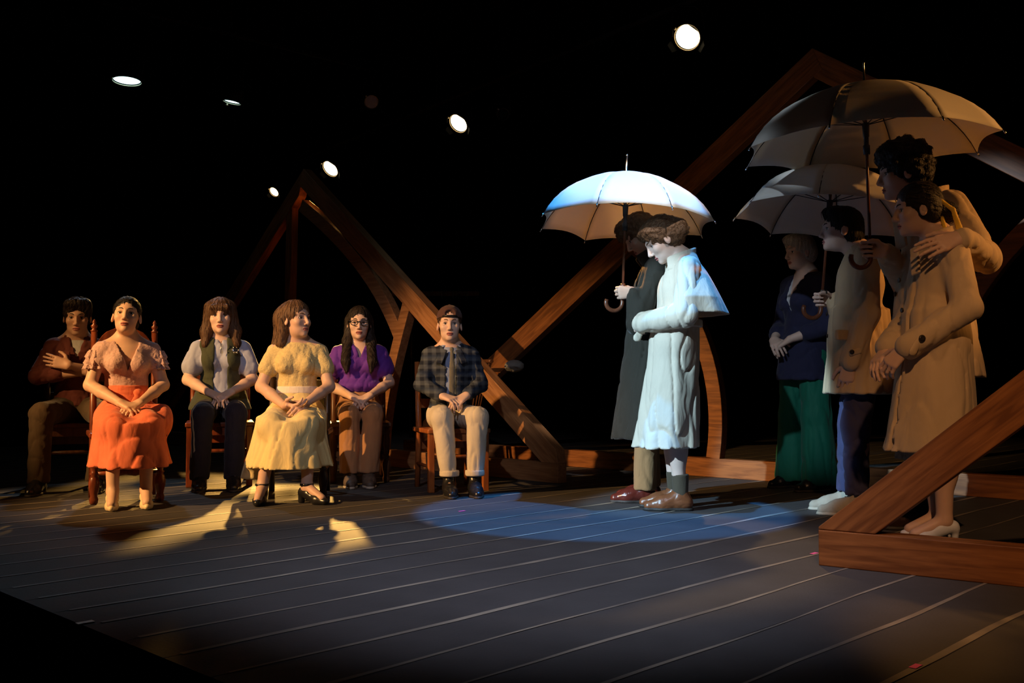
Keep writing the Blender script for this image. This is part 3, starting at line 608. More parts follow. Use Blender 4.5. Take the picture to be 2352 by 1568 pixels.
class Person:
    def __init__(s, label, px, d, off, sc, J, skin='light', hrot=(0, 0, 0), male=False, hs=1.08, build=1.0, hands=None, group='actors on the stage'):
        loc, rz = facing(px, d, off); s.root = empty('person', loc, rz, sc); tag(s.root, label, 'person', group)
        s.J = {k: np.array(v, float) for k, v in J.items()}; s.skin = skin; s.male = male; s.b = build
        s.fr = (s.J['hd'], rotm(*hrot), hs); s.hands = hands or {}
    def g(s, n): return s.J[n]
    def body(s, bare=()):
        J = s.J; S = SDF(); b = s.b; fy = ((0, 1, 0), .74); up = J['nek']-J['che']
        S.cone(J['pel'], J['wai'], .106*b, .088*b, k=.05, flat=fy); S.cone(J['wai'], J['che'], .088*b, .110*b, k=.05, flat=fy)
        S.cone(J['shL']*.8+J['shR']*.2, J['shL']*.2+J['shR']*.8, .052, .052, k=.06); S.cone(J['che'], J['nek'], .105, .052, k=.06, flat=fy)
        R = s.fr[1]; S.cone(J['nek'], J['hd']+R@np.array((0, -.025, -.055)), .055 if not s.male else .062, .051 if not s.male else .058, k=.035)
        for q in 'LR': S.cone(J['nek']+A3(0, -.01, .015), J['sh'+q]*.75+J['nek']*.25+A3(0, 0, .012), .046, .036, k=.05)
        for q in 'LR':
            S.cone(J['sh'+q], J['el'+q], .046*b, .037*b, k=.035); S.cone(J['el'+q], J['el'+q]*.6+J['wr'+q]*.4, .037*b, .037*b, k=.02)
            S.cone(J['el'+q]*.6+J['wr'+q]*.4, J['wr'+q], .037*b, .0245, k=.015)
            S.cone(J['hip'+q], J['kn'+q], .068*b, .048*b, k=.04); S.cone(J['kn'+q], J['an'+q], .050*b, .034, k=.03)
            c = J['kn'+q]*.68+J['an'+q]*.32; ax = nrm(J['an'+q]-J['kn'+q]); bk = nrm(np.cross(ax, (1, 0, 0))); bk = bk if bk[1] < 0 or abs(bk[1]) < .3 else -bk
            S.ell(c+np.array((0, -.016, 0)), (.046*b, .050*b, .11), k=.03)
            S.cone(J['an'+q], J['an'+q]+s.toe(q)*.13+np.array((0, 0, .038-J['an'+q][2])), .032, .026, k=.02)
            h = s.hands.get(q)
            if h: hand(S, J['wr'+q], h[0], h[1], q, *h[2:])
            else: hand(S, J['wr'+q], J['wr'+q]-J['el'+q], (0, 0, -1), q)
        S.fr = s.fr; head(S, s.male); S.fr = None
        hd = J['hd']; z = [(hd-.125, hd+.125, .0034)]
        for q in 'LR':
            if q in s.hands or True:
                c = J['wr'+q]+nrm(s.hands[q][0] if q in s.hands else J['wr'+q]-J['el'+q])*.07; z.append((c-.10, c+.10, .0048))
        P, Q = S.mesh(.011, z)
        # lips
        ctr = P[Q].mean(1); L = ((ctr-s.fr[0])@s.fr[1])/s.fr[2]; mi = np.zeros(len(Q))
        lip = (np.abs(L[:, 0]) < .021*(1-((L[:, 2]+.0705)/.0135)**2).clip(0, 1)**.5+.001) & (L[:, 1] > .077) & (np.abs(L[:, 2]+.0705) < .0115)
        mi[lip] = 1; mi[lip & (np.abs(L[:, 2]+.0705) < .0021)] = 2
        s.bodyo = link('body', meshdata('body', P, Q, [SKINS[s.skin], m_lip, m_mouth], True, mi), s.root)
        return s
    def toe(s, q):
        t = s.J.get('toe'+q); return nrm(t) if t is not None else np.array((0.0, 1, 0))
    def hp(s, p): return s.fr[0]+s.fr[1]@(np.array(p, float)*s.fr[2])
    def face(s, brow, lash=True):
        for q in (-1, 1):
            e = MB(); n = 12; prof = [(.0118*math.sin(math.pi*i/8), -.0118*math.cos(math.pi*i/8)) for i in range(9)]; prof[0] = (.0003, -.0118); prof[-1] = (.0003, .0118)
            o = e.lathe(prof, n).build('eye', m_white, s.root, True); o.location = s.hp((q*.031, .0635, -.002)); o.scale = (s.fr[2],)*3
            o.rotation_euler = Matrix((s.fr[1]@rotm(0, -90, 0)).tolist()).to_euler()
            ir = MB().lathe([(.0062, .0), (.0058, .0018), (.0003, .0026)], 12).build('iris', m_iris, o, True); ir.location = (0, 0, .0100)
            pts = [s.hp((q*x, y, z)) for x, y, z in ((.012, .0885, .0175), (.022, .0855, .0235), (.034, .0775, .0245), (.046, .066, .0185))]
            MB().tube(pts, [.0022*s.fr[2], .0033*s.fr[2], .0030*s.fr[2], .0012*s.fr[2]], 6).build('eyebrow', brow, s.root, True)
            if lash:
                pts = [s.hp((q*x, y, z)) for x, y, z in ((.0185, .0765, .0018), (.026, .0790, .0048), (.036, .0770, .0046), (.0445, .0705, .0005))]
                MB().tube(pts, .0013*s.fr[2], 5).build('eyelash', m_iris, s.root, True)
        return s
    def hair(s, m, fn, res=.0048, amp=.0030, freq=44, curl=0.0, name='hair', flow=(0, -.15, -1), nst=650, slen=.07):
        S = SDF(s.fr); fn(S); S.strands((0, -.01, .10), freq, amp*(.5 if not curl else 1), 3, curl); P, Q = S.mesh(res)
        o = link(name, meshdata(name, P, Q, [m]), s.root); s.strand_mesh(o, m, flow, curl, nst, slen); return o
    def strand_mesh(s, o, m, flow, curl, nst, slen):      # fine locks lying on the hair, combed along the flow
        from mathutils.kdtree import KDTree
        me = o.data; n = len(me.vertices); co_ = np.empty(n*3); me.vertices.foreach_get('co', co_); co_ = co_.reshape(-1, 3)
        nr = np.empty(n*3); me.vertices.foreach_get('normal', nr); nr = nr.reshape(-1, 3); kd = KDTree(n)
        for i in range(n): kd.insert(co_[i], i)
        kd.balance(); rs = np.random.RandomState(n); R = s.fr[1]; fl = R@nrm(flow); vs = []; fs = []
        for _ in range(nst):
            i = rs.randint(n); p = co_[i].copy(); f = fl+rs.normal(size=3)*(.16+curl*.9); r = rs.uniform(.0009, .0019)*s.fr[2]; lift = rs.uniform(.0006, .0035); k = 6; st = slen*rs.uniform(.5, 1.2)/k; pts = []
            for j in range(k):
                _, q, _ = kd.find(p); nn_ = nr[q]; g = f-nn_*(f@nn_)
                if np.linalg.norm(g) < .15: g = np.cross(nn_, R@A3(1, 0, 0))
                pts.append(co_[q]*.3+p*.7+nn_*(lift*(.3+j/k))); p = p+nrm(g)*st; f = f+rs.normal(size=3)*curl*.8
            b = len(vs)
            for j in range(k):
                t = pts[min(j+1, k-1)]-pts[max(j-1, 0)]; a = np.cross(t, nr[i]); la = np.linalg.norm(a); a = a/la if la > 1e-9 else A3(1, 0, 0); c = np.cross(nrm(t) if np.linalg.norm(t) > 1e-9 else A3(0, 0, 1), a); w = r*(1-.75*j/(k-1))
                vs += [pts[j]+a*w, pts[j]-a*w*.5+c*w*.87, pts[j]-a*w*.5-c*w*.87]
            for j in range(k-1):
                for e in range(3): fs.append((b+3*j+e, b+3*j+(e+1) % 3, b+3*j+3+(e+1) % 3, b+3*j+3+e))
        tag(link('hair_strands', meshdata('hair_strands', np.array(vs), np.array(fs), [m]), o), kind='stuff')
    def cloth(s, name, m, fn, res=.0085, parent=None, zones=()):
        S = SDF(); fn(S); P, Q = S.mesh(res, zones)
        return link(name, meshdata(name, P, Q, [m] if not isinstance(m, list) else m), parent or s.root)
    # garment building blocks
    def torso(s, S, e, zt=None, hem=None, wide=1.0):
        J = s.J; b = s.b; fy = ((0, 1, 0), .78)
        S.cone(J['pel'], J['wai'], .132*b*wide+e, .104*b+e, k=.05, flat=fy); S.cone(J['wai'], J['che'], .104*b+e, .122*b+e, k=.05, flat=fy)
        S.cone(J['shL']*.82+J['shR']*.18, J['shL']*.18+J['shR']*.82, .052+e, .052+e, k=.05); S.cone(J['che'], J['nek'], .110+e, .050+e, k=.05, flat=fy)
        if not s.male and e < .0235:
            for q in (-1, 1): S.ell(J['che']+np.array((q*.062, .078, -.015)), (.060+e*.5, .052+e*.5, .058+e*.5), k=.03)
        return S
    def sleeve(s, S, q, r0, r1, r2, t=1.0, k=.035, u=1.0):
        J = s.J; a, b, c = J['sh'+q], J['el'+q], J['wr'+q]
        if t <= 0: S.cone(a, a+(b-a)*u, r0, r1, k=k); return S
        S.cone(a, b, r0, r1, k=k); S.cone(b, b+(c-b)*t, r1, r2, k=.02); return S
    def legs(s, S, r0, r1, r2, zend=.07, kneek=.03):
        J = s.J
        S.ell(J['pel']+np.array((0, -.01, -.02)), (.165*s.b, .125*s.b, .12), k=.04)
        for q in 'LR':
            S.cone(J['hip'+q], J['kn'+q], r0, r1, k=.04); a = J['an'+q]; kn = J['kn'+q]; t = (kn[2]-zend)/max(kn[2]-a[2], .01)
            S.cone(kn, kn+(a-kn)*t, r1*.98, r2, k=.02)
        S.cut((0, 0, -1), (0, 0, zend)); return S
    def shoe(s, q, m, kind='oxford', msole=None, heel=.0):
        a = s.J['an'+q]; t = s.toe(q); r = np.array((t[1], -t[0], 0)); S = SDF()
        def L(x, y, z): return np.array((a[0], a[1], 0))+r*x+t*y+np.array((0, 0, z))
        if kind == 'pump':
            S.cone(L(0, -.035, .075), L(0, .02, .068), .030, .030, k=.02); S.cone(L(0, .02, .062), L(0, .095, .026), .030, .034, k=.03); S.cone(L(0, .095, .024), L(0, .158, .018), .034, .016, k=.02)
            S.ell(L(0, .03, .115), (.026, .05, .055), k=.01, mode='s'); S.ell(L(0, .06, .085), (.024, .055, .030), R=np.stack([r, t, (0, 0, 1)], 1), k=.01, mode='s')
            S.cone(L(0, -.045, .060), L(0, -.045, .0), .020, .011, k=.012)
        elif kind == 'strap':
            S.cone(L(0, -.03, .070), L(0, .02, .062), .031, .031, k=.02); S.cone(L(0, .02, .055), L(0, .095, .026), .031, .035, k=.03); S.cone(L(0, .095, .025), L(0, .155, .020), .035, .022, k=.02)
            S.ell(L(0, .045, .105), (.025, .055, .045), k=.01, mode='s')
            S.cone(L(0, -.042, .058), L(0, -.045, .0), .024, .019, k=.012)
            S.fn(lambda X, Y, Z: np.maximum(np.abs(np.sqrt((X-a[0])**2+(Y-a[1])**2)-.038)-.0045, np.abs(Z-.115)-.008), (a[0]-.05, a[1]-.05, .10), (a[0]+.05, a[1]+.05, .13), .004)
        else:
            S.cone(L(0, -.03, .040), L(0, .10, .034), .037, .040, k=.03); S.cone(L(0, .10, .030), L(0, .175, .024), .041, .028, k=.03)
            top = .10 if kind == 'oxford' else .15 if kind == 'desert' else .20
            S.cone(L(0, -.012, .05), L(0, -.004, top), .042, .044 if kind != 'oxford' else .038, k=.03); S.cone(L(0, .02, .07), L(0, .10, .04), .038, .03, k=.03)
            S.ell(L(0, -.004, top+.012), (.034, .034, .03), k=.004, mode='s')
            S.wrinkle(.0025, (60, 60, 60), 5)
        S.cut((0, 0, -1), (0, 0, .001)); P, Q = S.mesh(.0052); o = link('shoe', meshdata('shoe', P, Q, [m]), s.root)
        if kind not in ('pump', 'strap'):
            so = SDF(); so.cone(L(0, -.032, .0), L(0, .10, .0), .040, .044, k=.03); so.cone(L(0, .10, .0), L(0, .178, .0), .044, .031, k=.03)
            so.fn(lambda X, Y, Z: np.abs(Z-.008)-.0085, (-9, -9, -9), (9, 9, 9), .003, 'i'); P, Q = so.mesh(.0055)
            link('sole', meshdata('sole', P, Q, [msole or m_sole]), o)
            if kind in ('desert', 'boot', 'oxford'):
                for i in range(3):
                    y = .055+.022*i; z = .088-.020*i
                    MB().tube([L(-.018, y, z), L(0, y+.004, z+.010), L(.018, y, z)], .0022, 5).build('lace', m_lace, o, True)
        return o
    def disc(s, name, m, p, n, r=.010, th=.004, parent=None):
        o = MB().lathe([(r*.9, -th), (r, -th*.3), (r, th*.5), (r*.6, th), (r*.3, th*.7)], 14).build(name, m, parent or s.root, True)
        o.location = p; o.rotation_mode = 'QUATERNION'; o.rotation_quaternion = Vector(n).to_track_quat('Z', 'Y'); return o
m_sole = mat('shoe_sole', (0.03, 0.025, 0.022), 0.6, 0.1); m_lace = mat('shoe_lace', (0.05, 0.045, 0.04), 0.8, 0.1)
def seated(**kw):
    J = dict(pel=(0, 0, .54), wai=(0, -.03, .70), che=(0, -.02, .87), nek=(0, -.035, 1.005), hd=(0, .005, 1.155), shL=(-.150, -.03, .940), shR=(.150, -.03, .940),
             elL=(-.205, .03, .73), elR=(.205, .03, .73), wrL=(-.075, .24, .625), wrR=(.075, .24, .625), hipL=(-.085, .02, .51), hipR=(.085, .02, .51),
             knL=(-.10, .42, .495), knR=(.10, .42, .515), anL=(-.10, .42, .085), anR=(.10, .42, .085))
    J.update(kw); return J
def standing(**kw):
    J = dict(pel=(0, 0, .95), wai=(0, 0, 1.07), che=(0, 0, 1.25), nek=(0, -.02, 1.40), hd=(0, .02, 1.555), shL=(-.165, -.01, 1.355), shR=(.165, -.01, 1.355),
             elL=(-.21, -.02, 1.09), elR=(.21, -.02, 1.09), wrL=(-.20, .08, .86), wrR=(.20, .08, .86), hipL=(-.085, 0, .90), hipR=(.085, 0, .90),
             knL=(-.09, .02, .48), knR=(.09, .02, .48), anL=(-.09, -.03, .085), anR=(.09, -.03, .085))
    J.update(kw); return J
def cap(S, e=.0, face=(0, .092, -.035), fr=(.060, .050, .098)):      # close hair covering the skull, face left free
    S.ell((0, -.015, .030), (.080+e, .098+e, .090+e), k=.01); S.ell((0, -.045, -.02), (.072+e, .062+e, .075), k=.02)
    S.ell(face, fr, k=.012, mode='s')
    S.cut_z = None
def neckhole(S, J, r=.068, dz=.05, dy=.015): S.ell(J['nek']+A3(0, dy, dz), (r, r+.004, .058), k=.008, mode='s')
def fabric(n, c, bump=.25, bs=220, rough=.85, var=.10, scale=9, sheen=.1): return mat(n, c, rough, var, scale, bump, bs, spec=.2, sheen=sheen, crumple=.20)
def coll(P, m, par, z, y, R=.078, h=.042, cutf=.05, name='coat_collar'):
    def f(S):
        def g(X, Y, Z):
            t = np.clip((Z-(z-h))/(2*h), 0, 1); r = R+.030*(1-t)
            return np.maximum(np.abs(np.sqrt(X*X+((Y-y)/1.08)**2)-r)-.008, np.maximum(np.abs(Z-z-.30*(y-Y))-h, Y-y-cutf))
        S.fn(g, (-.16, y-.18, z-.10), (.16, y+.14, z+.12), .006)
    return P.cloth(name, m, f, .0058, par)
LAP = dict(L=((.72, .58, -.38), (-.1, -.45, -1), (.35, .5, .3)), R=((-.72, .60, -.30), (.1, -.40, -1), (.35, .5, .3)))
h_dark = haircol('dark', (0.018, 0.011, 0.008)); h_brown = haircol('brown', (0.085, 0.042, 0.020)); h_mid = haircol('mid_brown', (0.12, 0.062, 0.03)); h_grey = haircol('silver', (0.42, 0.40, 0.37)); h_blk = haircol('black', (0.010, 0.008, 0.008))
m_blackleather = mat('black_leather', (0.012, 0.012, 0.014), 0.28, 0.2, 20, 0.1, spec=0.5)
m_btn = mat('dark_button', (0.02, 0.015, 0.012), 0.3, 0.1)

# --- man with crossed arms, maroon shirt
px, d, off, sc = SEAT['maroon']
P = Person('seated man in a maroon shirt with crossed arms, at the far left', px, d, off, sc, seated(elL=(-.235, .07, .745), elR=(.235, .07, .745), wrL=(.045, .215, .815), wrR=(-.06, .185, .775),
    knL=(-.17, .42, .50), knR=(.20, .40, .50), anL=(-.13, .40, .085), anR=(.21, .42, .085), toeR=(.25, 1, 0)), 'tan', (4, -10, 0), True, 1.08, 1.0,
    hands=dict(L=((.85, -.25, .25), (-.25, -1, -.1), (.15, .3, .2)), R=((-.8, -.3, .1), (.2, -1, 0), (.3, .4, .3))), group='seated actors')
P.body().face(h_blk)
def f(S): cap(S, .004, (0, .094, -.038), (.062, .050, .094)); S.ell((.015, .055, .088), (.060, .046, .032), R=rotm(0, 10, 8), k=.03); S.ell((-.045, .03, .075), (.04, .05, .04), k=.03); S.cut(P.fr[1]@A3(0, 0, -1), P.hp((0, 0, -.055)))
P.hair(h_dark, f, freq=30, amp=.004, flow=(.6, .2, -.7), slen=.05)
m = fabric('maroon_cotton', (0.125, 0.034, 0.028), .2)
def f(S):
    P.torso(S, .018); P.sleeve(S, 'L', .060, .055, .050, .42); P.sleeve(S, 'R', .060, .055, .050, .42); S.vneck(.86, .30, .02); neckhole(S, P.J, .064); S.cut((0, 0, -1), (0, 0, .545)); S.wrinkle(.008, (38, 30, 34), 1)
sh = P.cloth('shirt', m, f)
coll(P, m, sh, 1.005, -.030, .070, .030, .045, 'shirt_collar')
P.cloth('chest_pocket', m, lambda S: S.box((.075, .112, .875), (.036, .008, .036), .005, R=rotm(18, 8, 0)), .006, sh)
def f(S): P.torso(S, .006); neckhole(S, P.J, .056, .048); S.cut((0, 0, -1), (0, 0, .80))
P.cloth('undershirt', fabric('pale_tee', (0.55, 0.56, 0.58)), f)
m = fabric('brown_wool', (0.062, 0.040, 0.022), .2)
P.cloth('trousers', m, lambda S: P.legs(S, .090, .074, .066).wrinkle(.007, (30, 26, 22), 2))
for q in 'LR': P.shoe(q, m_blackleather, 'boot')

# --- woman in lace blouse and coral skirt
px, d, off, sc = SEAT['pink']
P = Person('seated woman in a pale pink lace blouse and coral skirt', px, d, off, sc, seated(wrL=(-.062, .245, .615), wrR=(.055, .25, .615), elL=(-.215, .03, .72), elR=(.215, .03, .72), hd=(.006, .0, 1.16),
    knL=(-.085, .41, .465), knR=(.10, .41, .465), anL=(-.085, .44, .10), anR=(.10, .44, .10), toeR=(.1, 1, 0), toeL=(.05, 1, 0)), 'light', (9, 11, -3), hands=LAP, group='seated actors')
P.body().face(h_blk)
def f(S): cap(S, -.002, (0, .098, -.030), (.066, .050, .098)); S.ell((0, -.105, -.035), (.045, .035, .042), k=.015); S.cut(P.fr[1]@A3(0, .6, -1), P.hp((0, 0, -.05)))
P.hair(h_blk, f, freq=50, amp=.002, flow=(0, -1, -.35), nst=500)
m = fabric('pink_lace', (0.52, 0.34, 0.32), .9, 75, .8, .30, 60)
def f(S):
    P.torso(S, .014)
    for q in 'LR': P.sleeve(S, q, .056, .060, 0, 0, u=.36)
    S.vneck(.825, .42, .02); neckhole(S, P.J, .076, .045); S.cut((0, 0, -1), (0, 0, .665)); S.wrinkle(.005, (46, 40, 30), 4)
bl = P.cloth('blouse', m, f)
for q in 'LR':
    s_ = 1 if q == 'R' else -1
    def f(S):
        a = P.J['sh'+q]; b = P.J['el'+q]
        for i in range(3):
            S.fn(lambda X, Y, Z, c=a+(b-a)*(.10+.17*i)+A3(s_*(.020-.004*i), 0, 0): np.maximum(np.abs(np.sqrt((X-c[0])**2+(Y-c[1])**2)-(.040+.50*(c[2]+.02-Z))*(1+.16*np.sin(9*np.arctan2(Y-c[1], X-c[0])+i)))-.005, np.abs(Z-c[2])-.026), a+(b-a)*(.10+.17*i)-.13, a+(b-a)*(.10+.17*i)+.13, .004)
        S.cut((-s_, 0, 0), (s_*.140, 0, 0))
    P.cloth('sleeve_ruffle', m, f, .007, bl)
m = fabric('coral_cotton', (0.68, 0.165, 0.085), .15, 200, .8, .08)
def f(S):
    S.cone((0, -.02, .655), (0, .01, .55), .122, .165, k=.05, flat=((0, 1, 0), .82))
    for q in (-1, 1): S.cone((q*.09, .03, .500), (q*.095, .42, .480), .100, .082, k=.07)
    S.skirt(.235, .50, (-.01, .255, .236, .315), (0, .225, .195, .315), 8, .06, .4, .05, pw=.8, n2=6)
    S.ell((-.20, .12, .50), (.07, .16, .10), k=.05); S.wrinkle(.010, (26, 22, 12), 6)
sk = P.cloth('skirt', m, f, .009)
def f(S): S.cone((0, -.025, .715), (0, -.022, .635), .130, .146, k=.01, flat=((0, 1, 0), .82)); S.fn(lambda X, Y, Z: np.abs(Z-.678)-.042, (-9,)*3, (9,)*3, .008, 'i'); S.wrinkle(.004, (12, 12, 90), 2)
sa = P.cloth('sash', m, f, .007, sk)
P.cloth('sash_knot', m, lambda S: (S.ell((-.06, .112, .675), (.030, .020, .024)), S.cone((-.06, .115, .66), (-.035, .15, .60), .018, .028, k=.01, flat=((0, 1, 0), .4))), .006, sk)
m = mat('cream_shoe_leather', (0.72, 0.58, 0.36), .35, .06)
for q in 'LR': P.shoe(q, m, 'pump')

# --- person in green vest
px, d, off, sc = SEAT['vest']
P = Person('seated person in a dark green vest over a pale blue polo shirt', px, d, off, sc, seated(wrL=(-.075, .23, .640), wrR=(.075, .23, .635), elL=(-.215, .03, .72), elR=(.215, .03, .72),
    knL=(-.10, .40, .495), knR=(.11, .40, .495), anL=(-.09, .40, .085), anR=(.125, .40, .085), hd=(.005, .005, 1.165)), 'fair', (3, 1, 2), hands=LAP, group='seated actors')
P.body().face(h_brown)
def f(S):
    cap(S, .006, (0, .098, -.050), (.054, .045, .072))
    for q in (-1, 1): S.cone((q*.062, -.005, .06), (q*.088, .0, -.10), .034, .036, k=.03); S.cone((q*.088, .0, -.10), (q*.098, .03, -.185), .036, .022, k=.03)
    S.ell((0, -.05, -.09), (.085, .045, .10), k=.04); S.cone((-.042, .078, .052), (.042, .078, .052), .017, .017, k=.02)
P.hair(h_brown, f, freq=40, amp=.0035)
m = fabric('pale_blue_knit', (0.36, 0.40, 0.56), .2)
def f(S):
    P.torso(S, .010)
    for q in 'LR': P.sleeve(S, q, .056, .072, 0, 0, u=.60)
    S.vneck(.965, .20, .02); neckhole(S, P.J, .060, .045); S.cut((0, 0, -1), (0, 0, .60)); S.wrinkle(.006, (34, 30, 28), 3)
sh = P.cloth('polo_shirt', m, f)
coll(P, m, sh, 1.002, -.032, .064, .024, .055, 'shirt_collar')
P.disc('zip_pull', m_hook, (0, .128, .93), (0, 1, 0), .006, parent=sh)
MB().tube([(0, .098, .985), (0, .126, .90)], .0028, 6).build('zip', m_hook, sh, True)
m = fabric('green_felt', (0.050, 0.058, 0.034), .35, 150)
def f(S):
    P.torso(S, .020, wide=1.08); S.skirt(.50, .66, (0, .01, .215, .175), (0, -.01, .16, .13), 5, .05, 0, .05)
    S.fn(lambda X, Y, Z: np.maximum(np.abs(X)-.044-.02*np.clip(.8-Z, -.2, .4), -Y), (-.1, 0, .4), (.1, .3, 1.1), .006, 's')
    for q in (-1, 1): S.ell((q*.235, -.02, .93), (.062, .10, .085), k=.01, mode='s')
    neckhole(S, P.J, .078, .05); S.cut((0, 0, -1), (0, 0, .515)); S.wrinkle(.006, (24, 20, 20), 9)
ve = P.cloth('vest', m, f)
bd = P.disc('badge', mat('silver_badge', (.75, .76, .8), .22, .1, metal=1.0), (-.095, .135, .925), (-.25, 1, .25), .022, .004)
for i in range(6):
    a = i*math.pi/3; o = MB().lathe([(.0045, -.002), (.006, .001), (.002, .004)], 8).build('badge_point', MATS['silver_badge'], bd, True); o.location = (.022*math.cos(a), .022*math.sin(a), .001)
m = fabric('navy_denim', (0.013, 0.014, 0.028), .2)
P.cloth('trousers', m, lambda S: P.legs(S, .088, .072, .062).wrinkle(.006, (30, 26, 22), 2))
for q in 'LR': P.shoe(q, m_blackleather, 'boot')

# --- woman in yellow dress
px, d, off, sc = SEAT['yellow']
P = Person('seated woman in a pale yellow dress with a white belt, head turned to the right', px, d, off, sc, seated(wrL=(-.085, .27, .605), wrR=(.045, .27, .590), elL=(-.215, .06, .71), elR=(.225, .03, .71),
    knL=(-.12, .40, .465), knR=(.10, .41, .465), anL=(-.115, .47, .10), anR=(.155, .45, .10), toeL=(-.75, .65, 0), toeR=(.05, 1, 0), hd=(.008, .005, 1.155)), 'light', (-50, 4, -2), 
    hands=dict(L=((.35, .75, -.35), (.6, -.4, -.6), (.6, .9, .5)), R=((-.75, .55, -.12), (.2, -.5, .6), (.4, .6, .4))), group='seated actors')
P.body().face(h_brown)
def f(S):
    cap(S, .002, (0, .100, -.034), (.066, .050, .100)); S.ell((0, -.075, .02), (.075, .06, .07), k=.03)
    S.cone((0, -.085, .0), (.01, -.11, -.16), .072, .060, k=.05); S.cone((0.01, -.11, -.16), (.02, -.115, -.235), .060, .026, k=.03)
    for q in (-1, 1): S.cone((q*.07, -.035, .0), (q*.065, -.06, -.15), .026, .026, k=.03)
P.hair(h_mid, f, freq=40, amp=.0035)
P.cloth('hair_clip', m_chd, lambda S: S.ell(P.hp((.055, -.085, .03)), (.02, .02, .013)), .005)
my = fabric('yellow_cotton', (0.72, 0.58, 0.27), .15, 200, .85, .06); myt = fabric('yellow_lace', (0.62, 0.50, 0.24), .9, 85, .85, .25, 70)
def f(S):
    P.torso(S, .013)
    for q in 'LR': P.sleeve(S, q, .050, .062, 0, 0, u=.50)
    S.ell(P.J['nek']+A3(0, .02, .05), (.10, .085, .062), k=.01, mode='s'); S.cut((0, 0, -1), (0, 0, .655)); S.wrinkle(.006, (48, 40, 14), 8)
dr = P.cloth('dress_bodice', myt, f)
def f(S):
    S.cone((0, -.02, .67), (0, .01, .55), .116, .165, k=.05, flat=((0, 1, 0), .82))
    for q in (-1, 1): S.cone((q*.10, .03, .500), (q*.105, .44, .475), .100, .082, k=.07)
    S.skirt(.215, .50, (.0, .265, .262, .33), (0, .225, .20, .32), 11, .06, 1.2, .05, pw=.75, n2=7)
    S.skirt(.13, .50, (.24, .16, .085, .13), (.15, .15, .07, .16), 4, .10, .2, .06); S.wrinkle(.009, (30, 26, 10), 16)
P.cloth('skirt', my, f, .009)
def f(S): S.cone((0, -.028, .725), (0, -.022, .655), .131, .140, k=.01, flat=((0, 1, 0), .82)); S.fn(lambda X, Y, Z: np.abs(Z-.688)-.024, (-9,)*3, (9,)*3, .006, 'i')
P.cloth('belt', fabric('white_belt', (0.74, 0.68, 0.60), .1), f, .0065)
for q in 'LR': P.shoe(q, m_blackleather, 'strap')

# --- woman in purple blouse and glasses
px, d, off, sc = SEAT['purple']
P = Person('seated woman in a purple blouse and black-framed glasses', px, d, off, sc, seated(wrL=(-.07, .235, .632), wrR=(.07, .235, .625), knL=(-.082, .42, .495), knR=(.085, .42, .495), anL=(-.055, .41, .085), anR=(.075, .41, .085),
    elL=(-.220, .02, .72), elR=(.230, .02, .71), hd=(.005, .005, 1.165)), 'fair', (2, 0, 0), hands=LAP, group='seated actors')
P.body().face(h_blk)
def f(S):
    cap(S, .001, (0, .098, -.032), (.063, .050, .100))
    for q in (-1, 1):
        S.cone((q*.066, -.03, .02), (q*.078, -.005, -.13), .028, .032, k=.03); S.cone((q*.078, -.005, -.13), (q*.088, .095, -.265), .034, .030, k=.03)
        S.cone((q*.088, .095, -.265), (q*.082, .115, -.335), .030, .012, k=.02)
    S.ell((0, -.06, -.09), (.075, .045, .10), k=.04)
P.hair(h_dark, f, freq=44, amp=.003)
gl = MB()
for q in (-1, 1):
    gl.tube([P.hp((q*.033+.0235*math.cos(a), .098-.10*abs(q*.033+.0235*math.cos(a))**1.3, .0195*math.sin(a)*(1 if math.sin(a) < 0 else .85)-.003)) for a in np.linspace(0, 2*math.pi, 21)], .0032, 6)
    gl.tube([P.hp((q*.057, .092, .008)), P.hp((q*.074, .06, .008)), P.hp((q*.078, -.005, .003))], .003, 6)
gl.tube([P.hp((-.011, .098, .002)), P.hp((0, .101, .004)), P.hp((.011, .098, .002))], .0032, 6)
gl.build('glasses', m_blackleather, P.root, True)
m = fabric('purple_crepe', (0.120, 0.030, 0.330), .15, 180, .7)
def f(S):
    P.torso(S, .018)
    for q in 'LR': P.sleeve(S, q, .060, .072, 0, 0, u=.52)
    S.vneck(.895, .36, .02); neckhole(S, P.J, .072, .045); S.ell((0, -.01, .70), (.165, .135, .06), k=.04); S.cut((0, 0, -1), (0, 0, .655)); S.wrinkle(.008, (44, 38, 20), 12)
P.cloth('blouse', m, f)
m = fabric('tan_wool', (0.36, 0.185, 0.09), .2)
def f(S): P.legs(S, .086, .070, .072, .095); S.wrinkle(.006, (34, 30, 12), 3)
tr = P.cloth('trousers', m, f)
def f(S): S.cone((0, -.025, .69), (0, -.005, .55), .116, .165, k=.03, flat=((0, 1, 0), .82)); S.cut((0, 0, 1), (0, 0, .70)); S.wrinkle(.004, (60, 20, 8), 5)
P.cloth('waistband', m, f, .008, tr)
m = mat('brown_grey_suede', (0.10, 0.075, 0.06), .6, .15)
for q in 'LR': P.shoe(q, m, 'oxford', mat('pale_sole', (.4, .36, .3), .6))

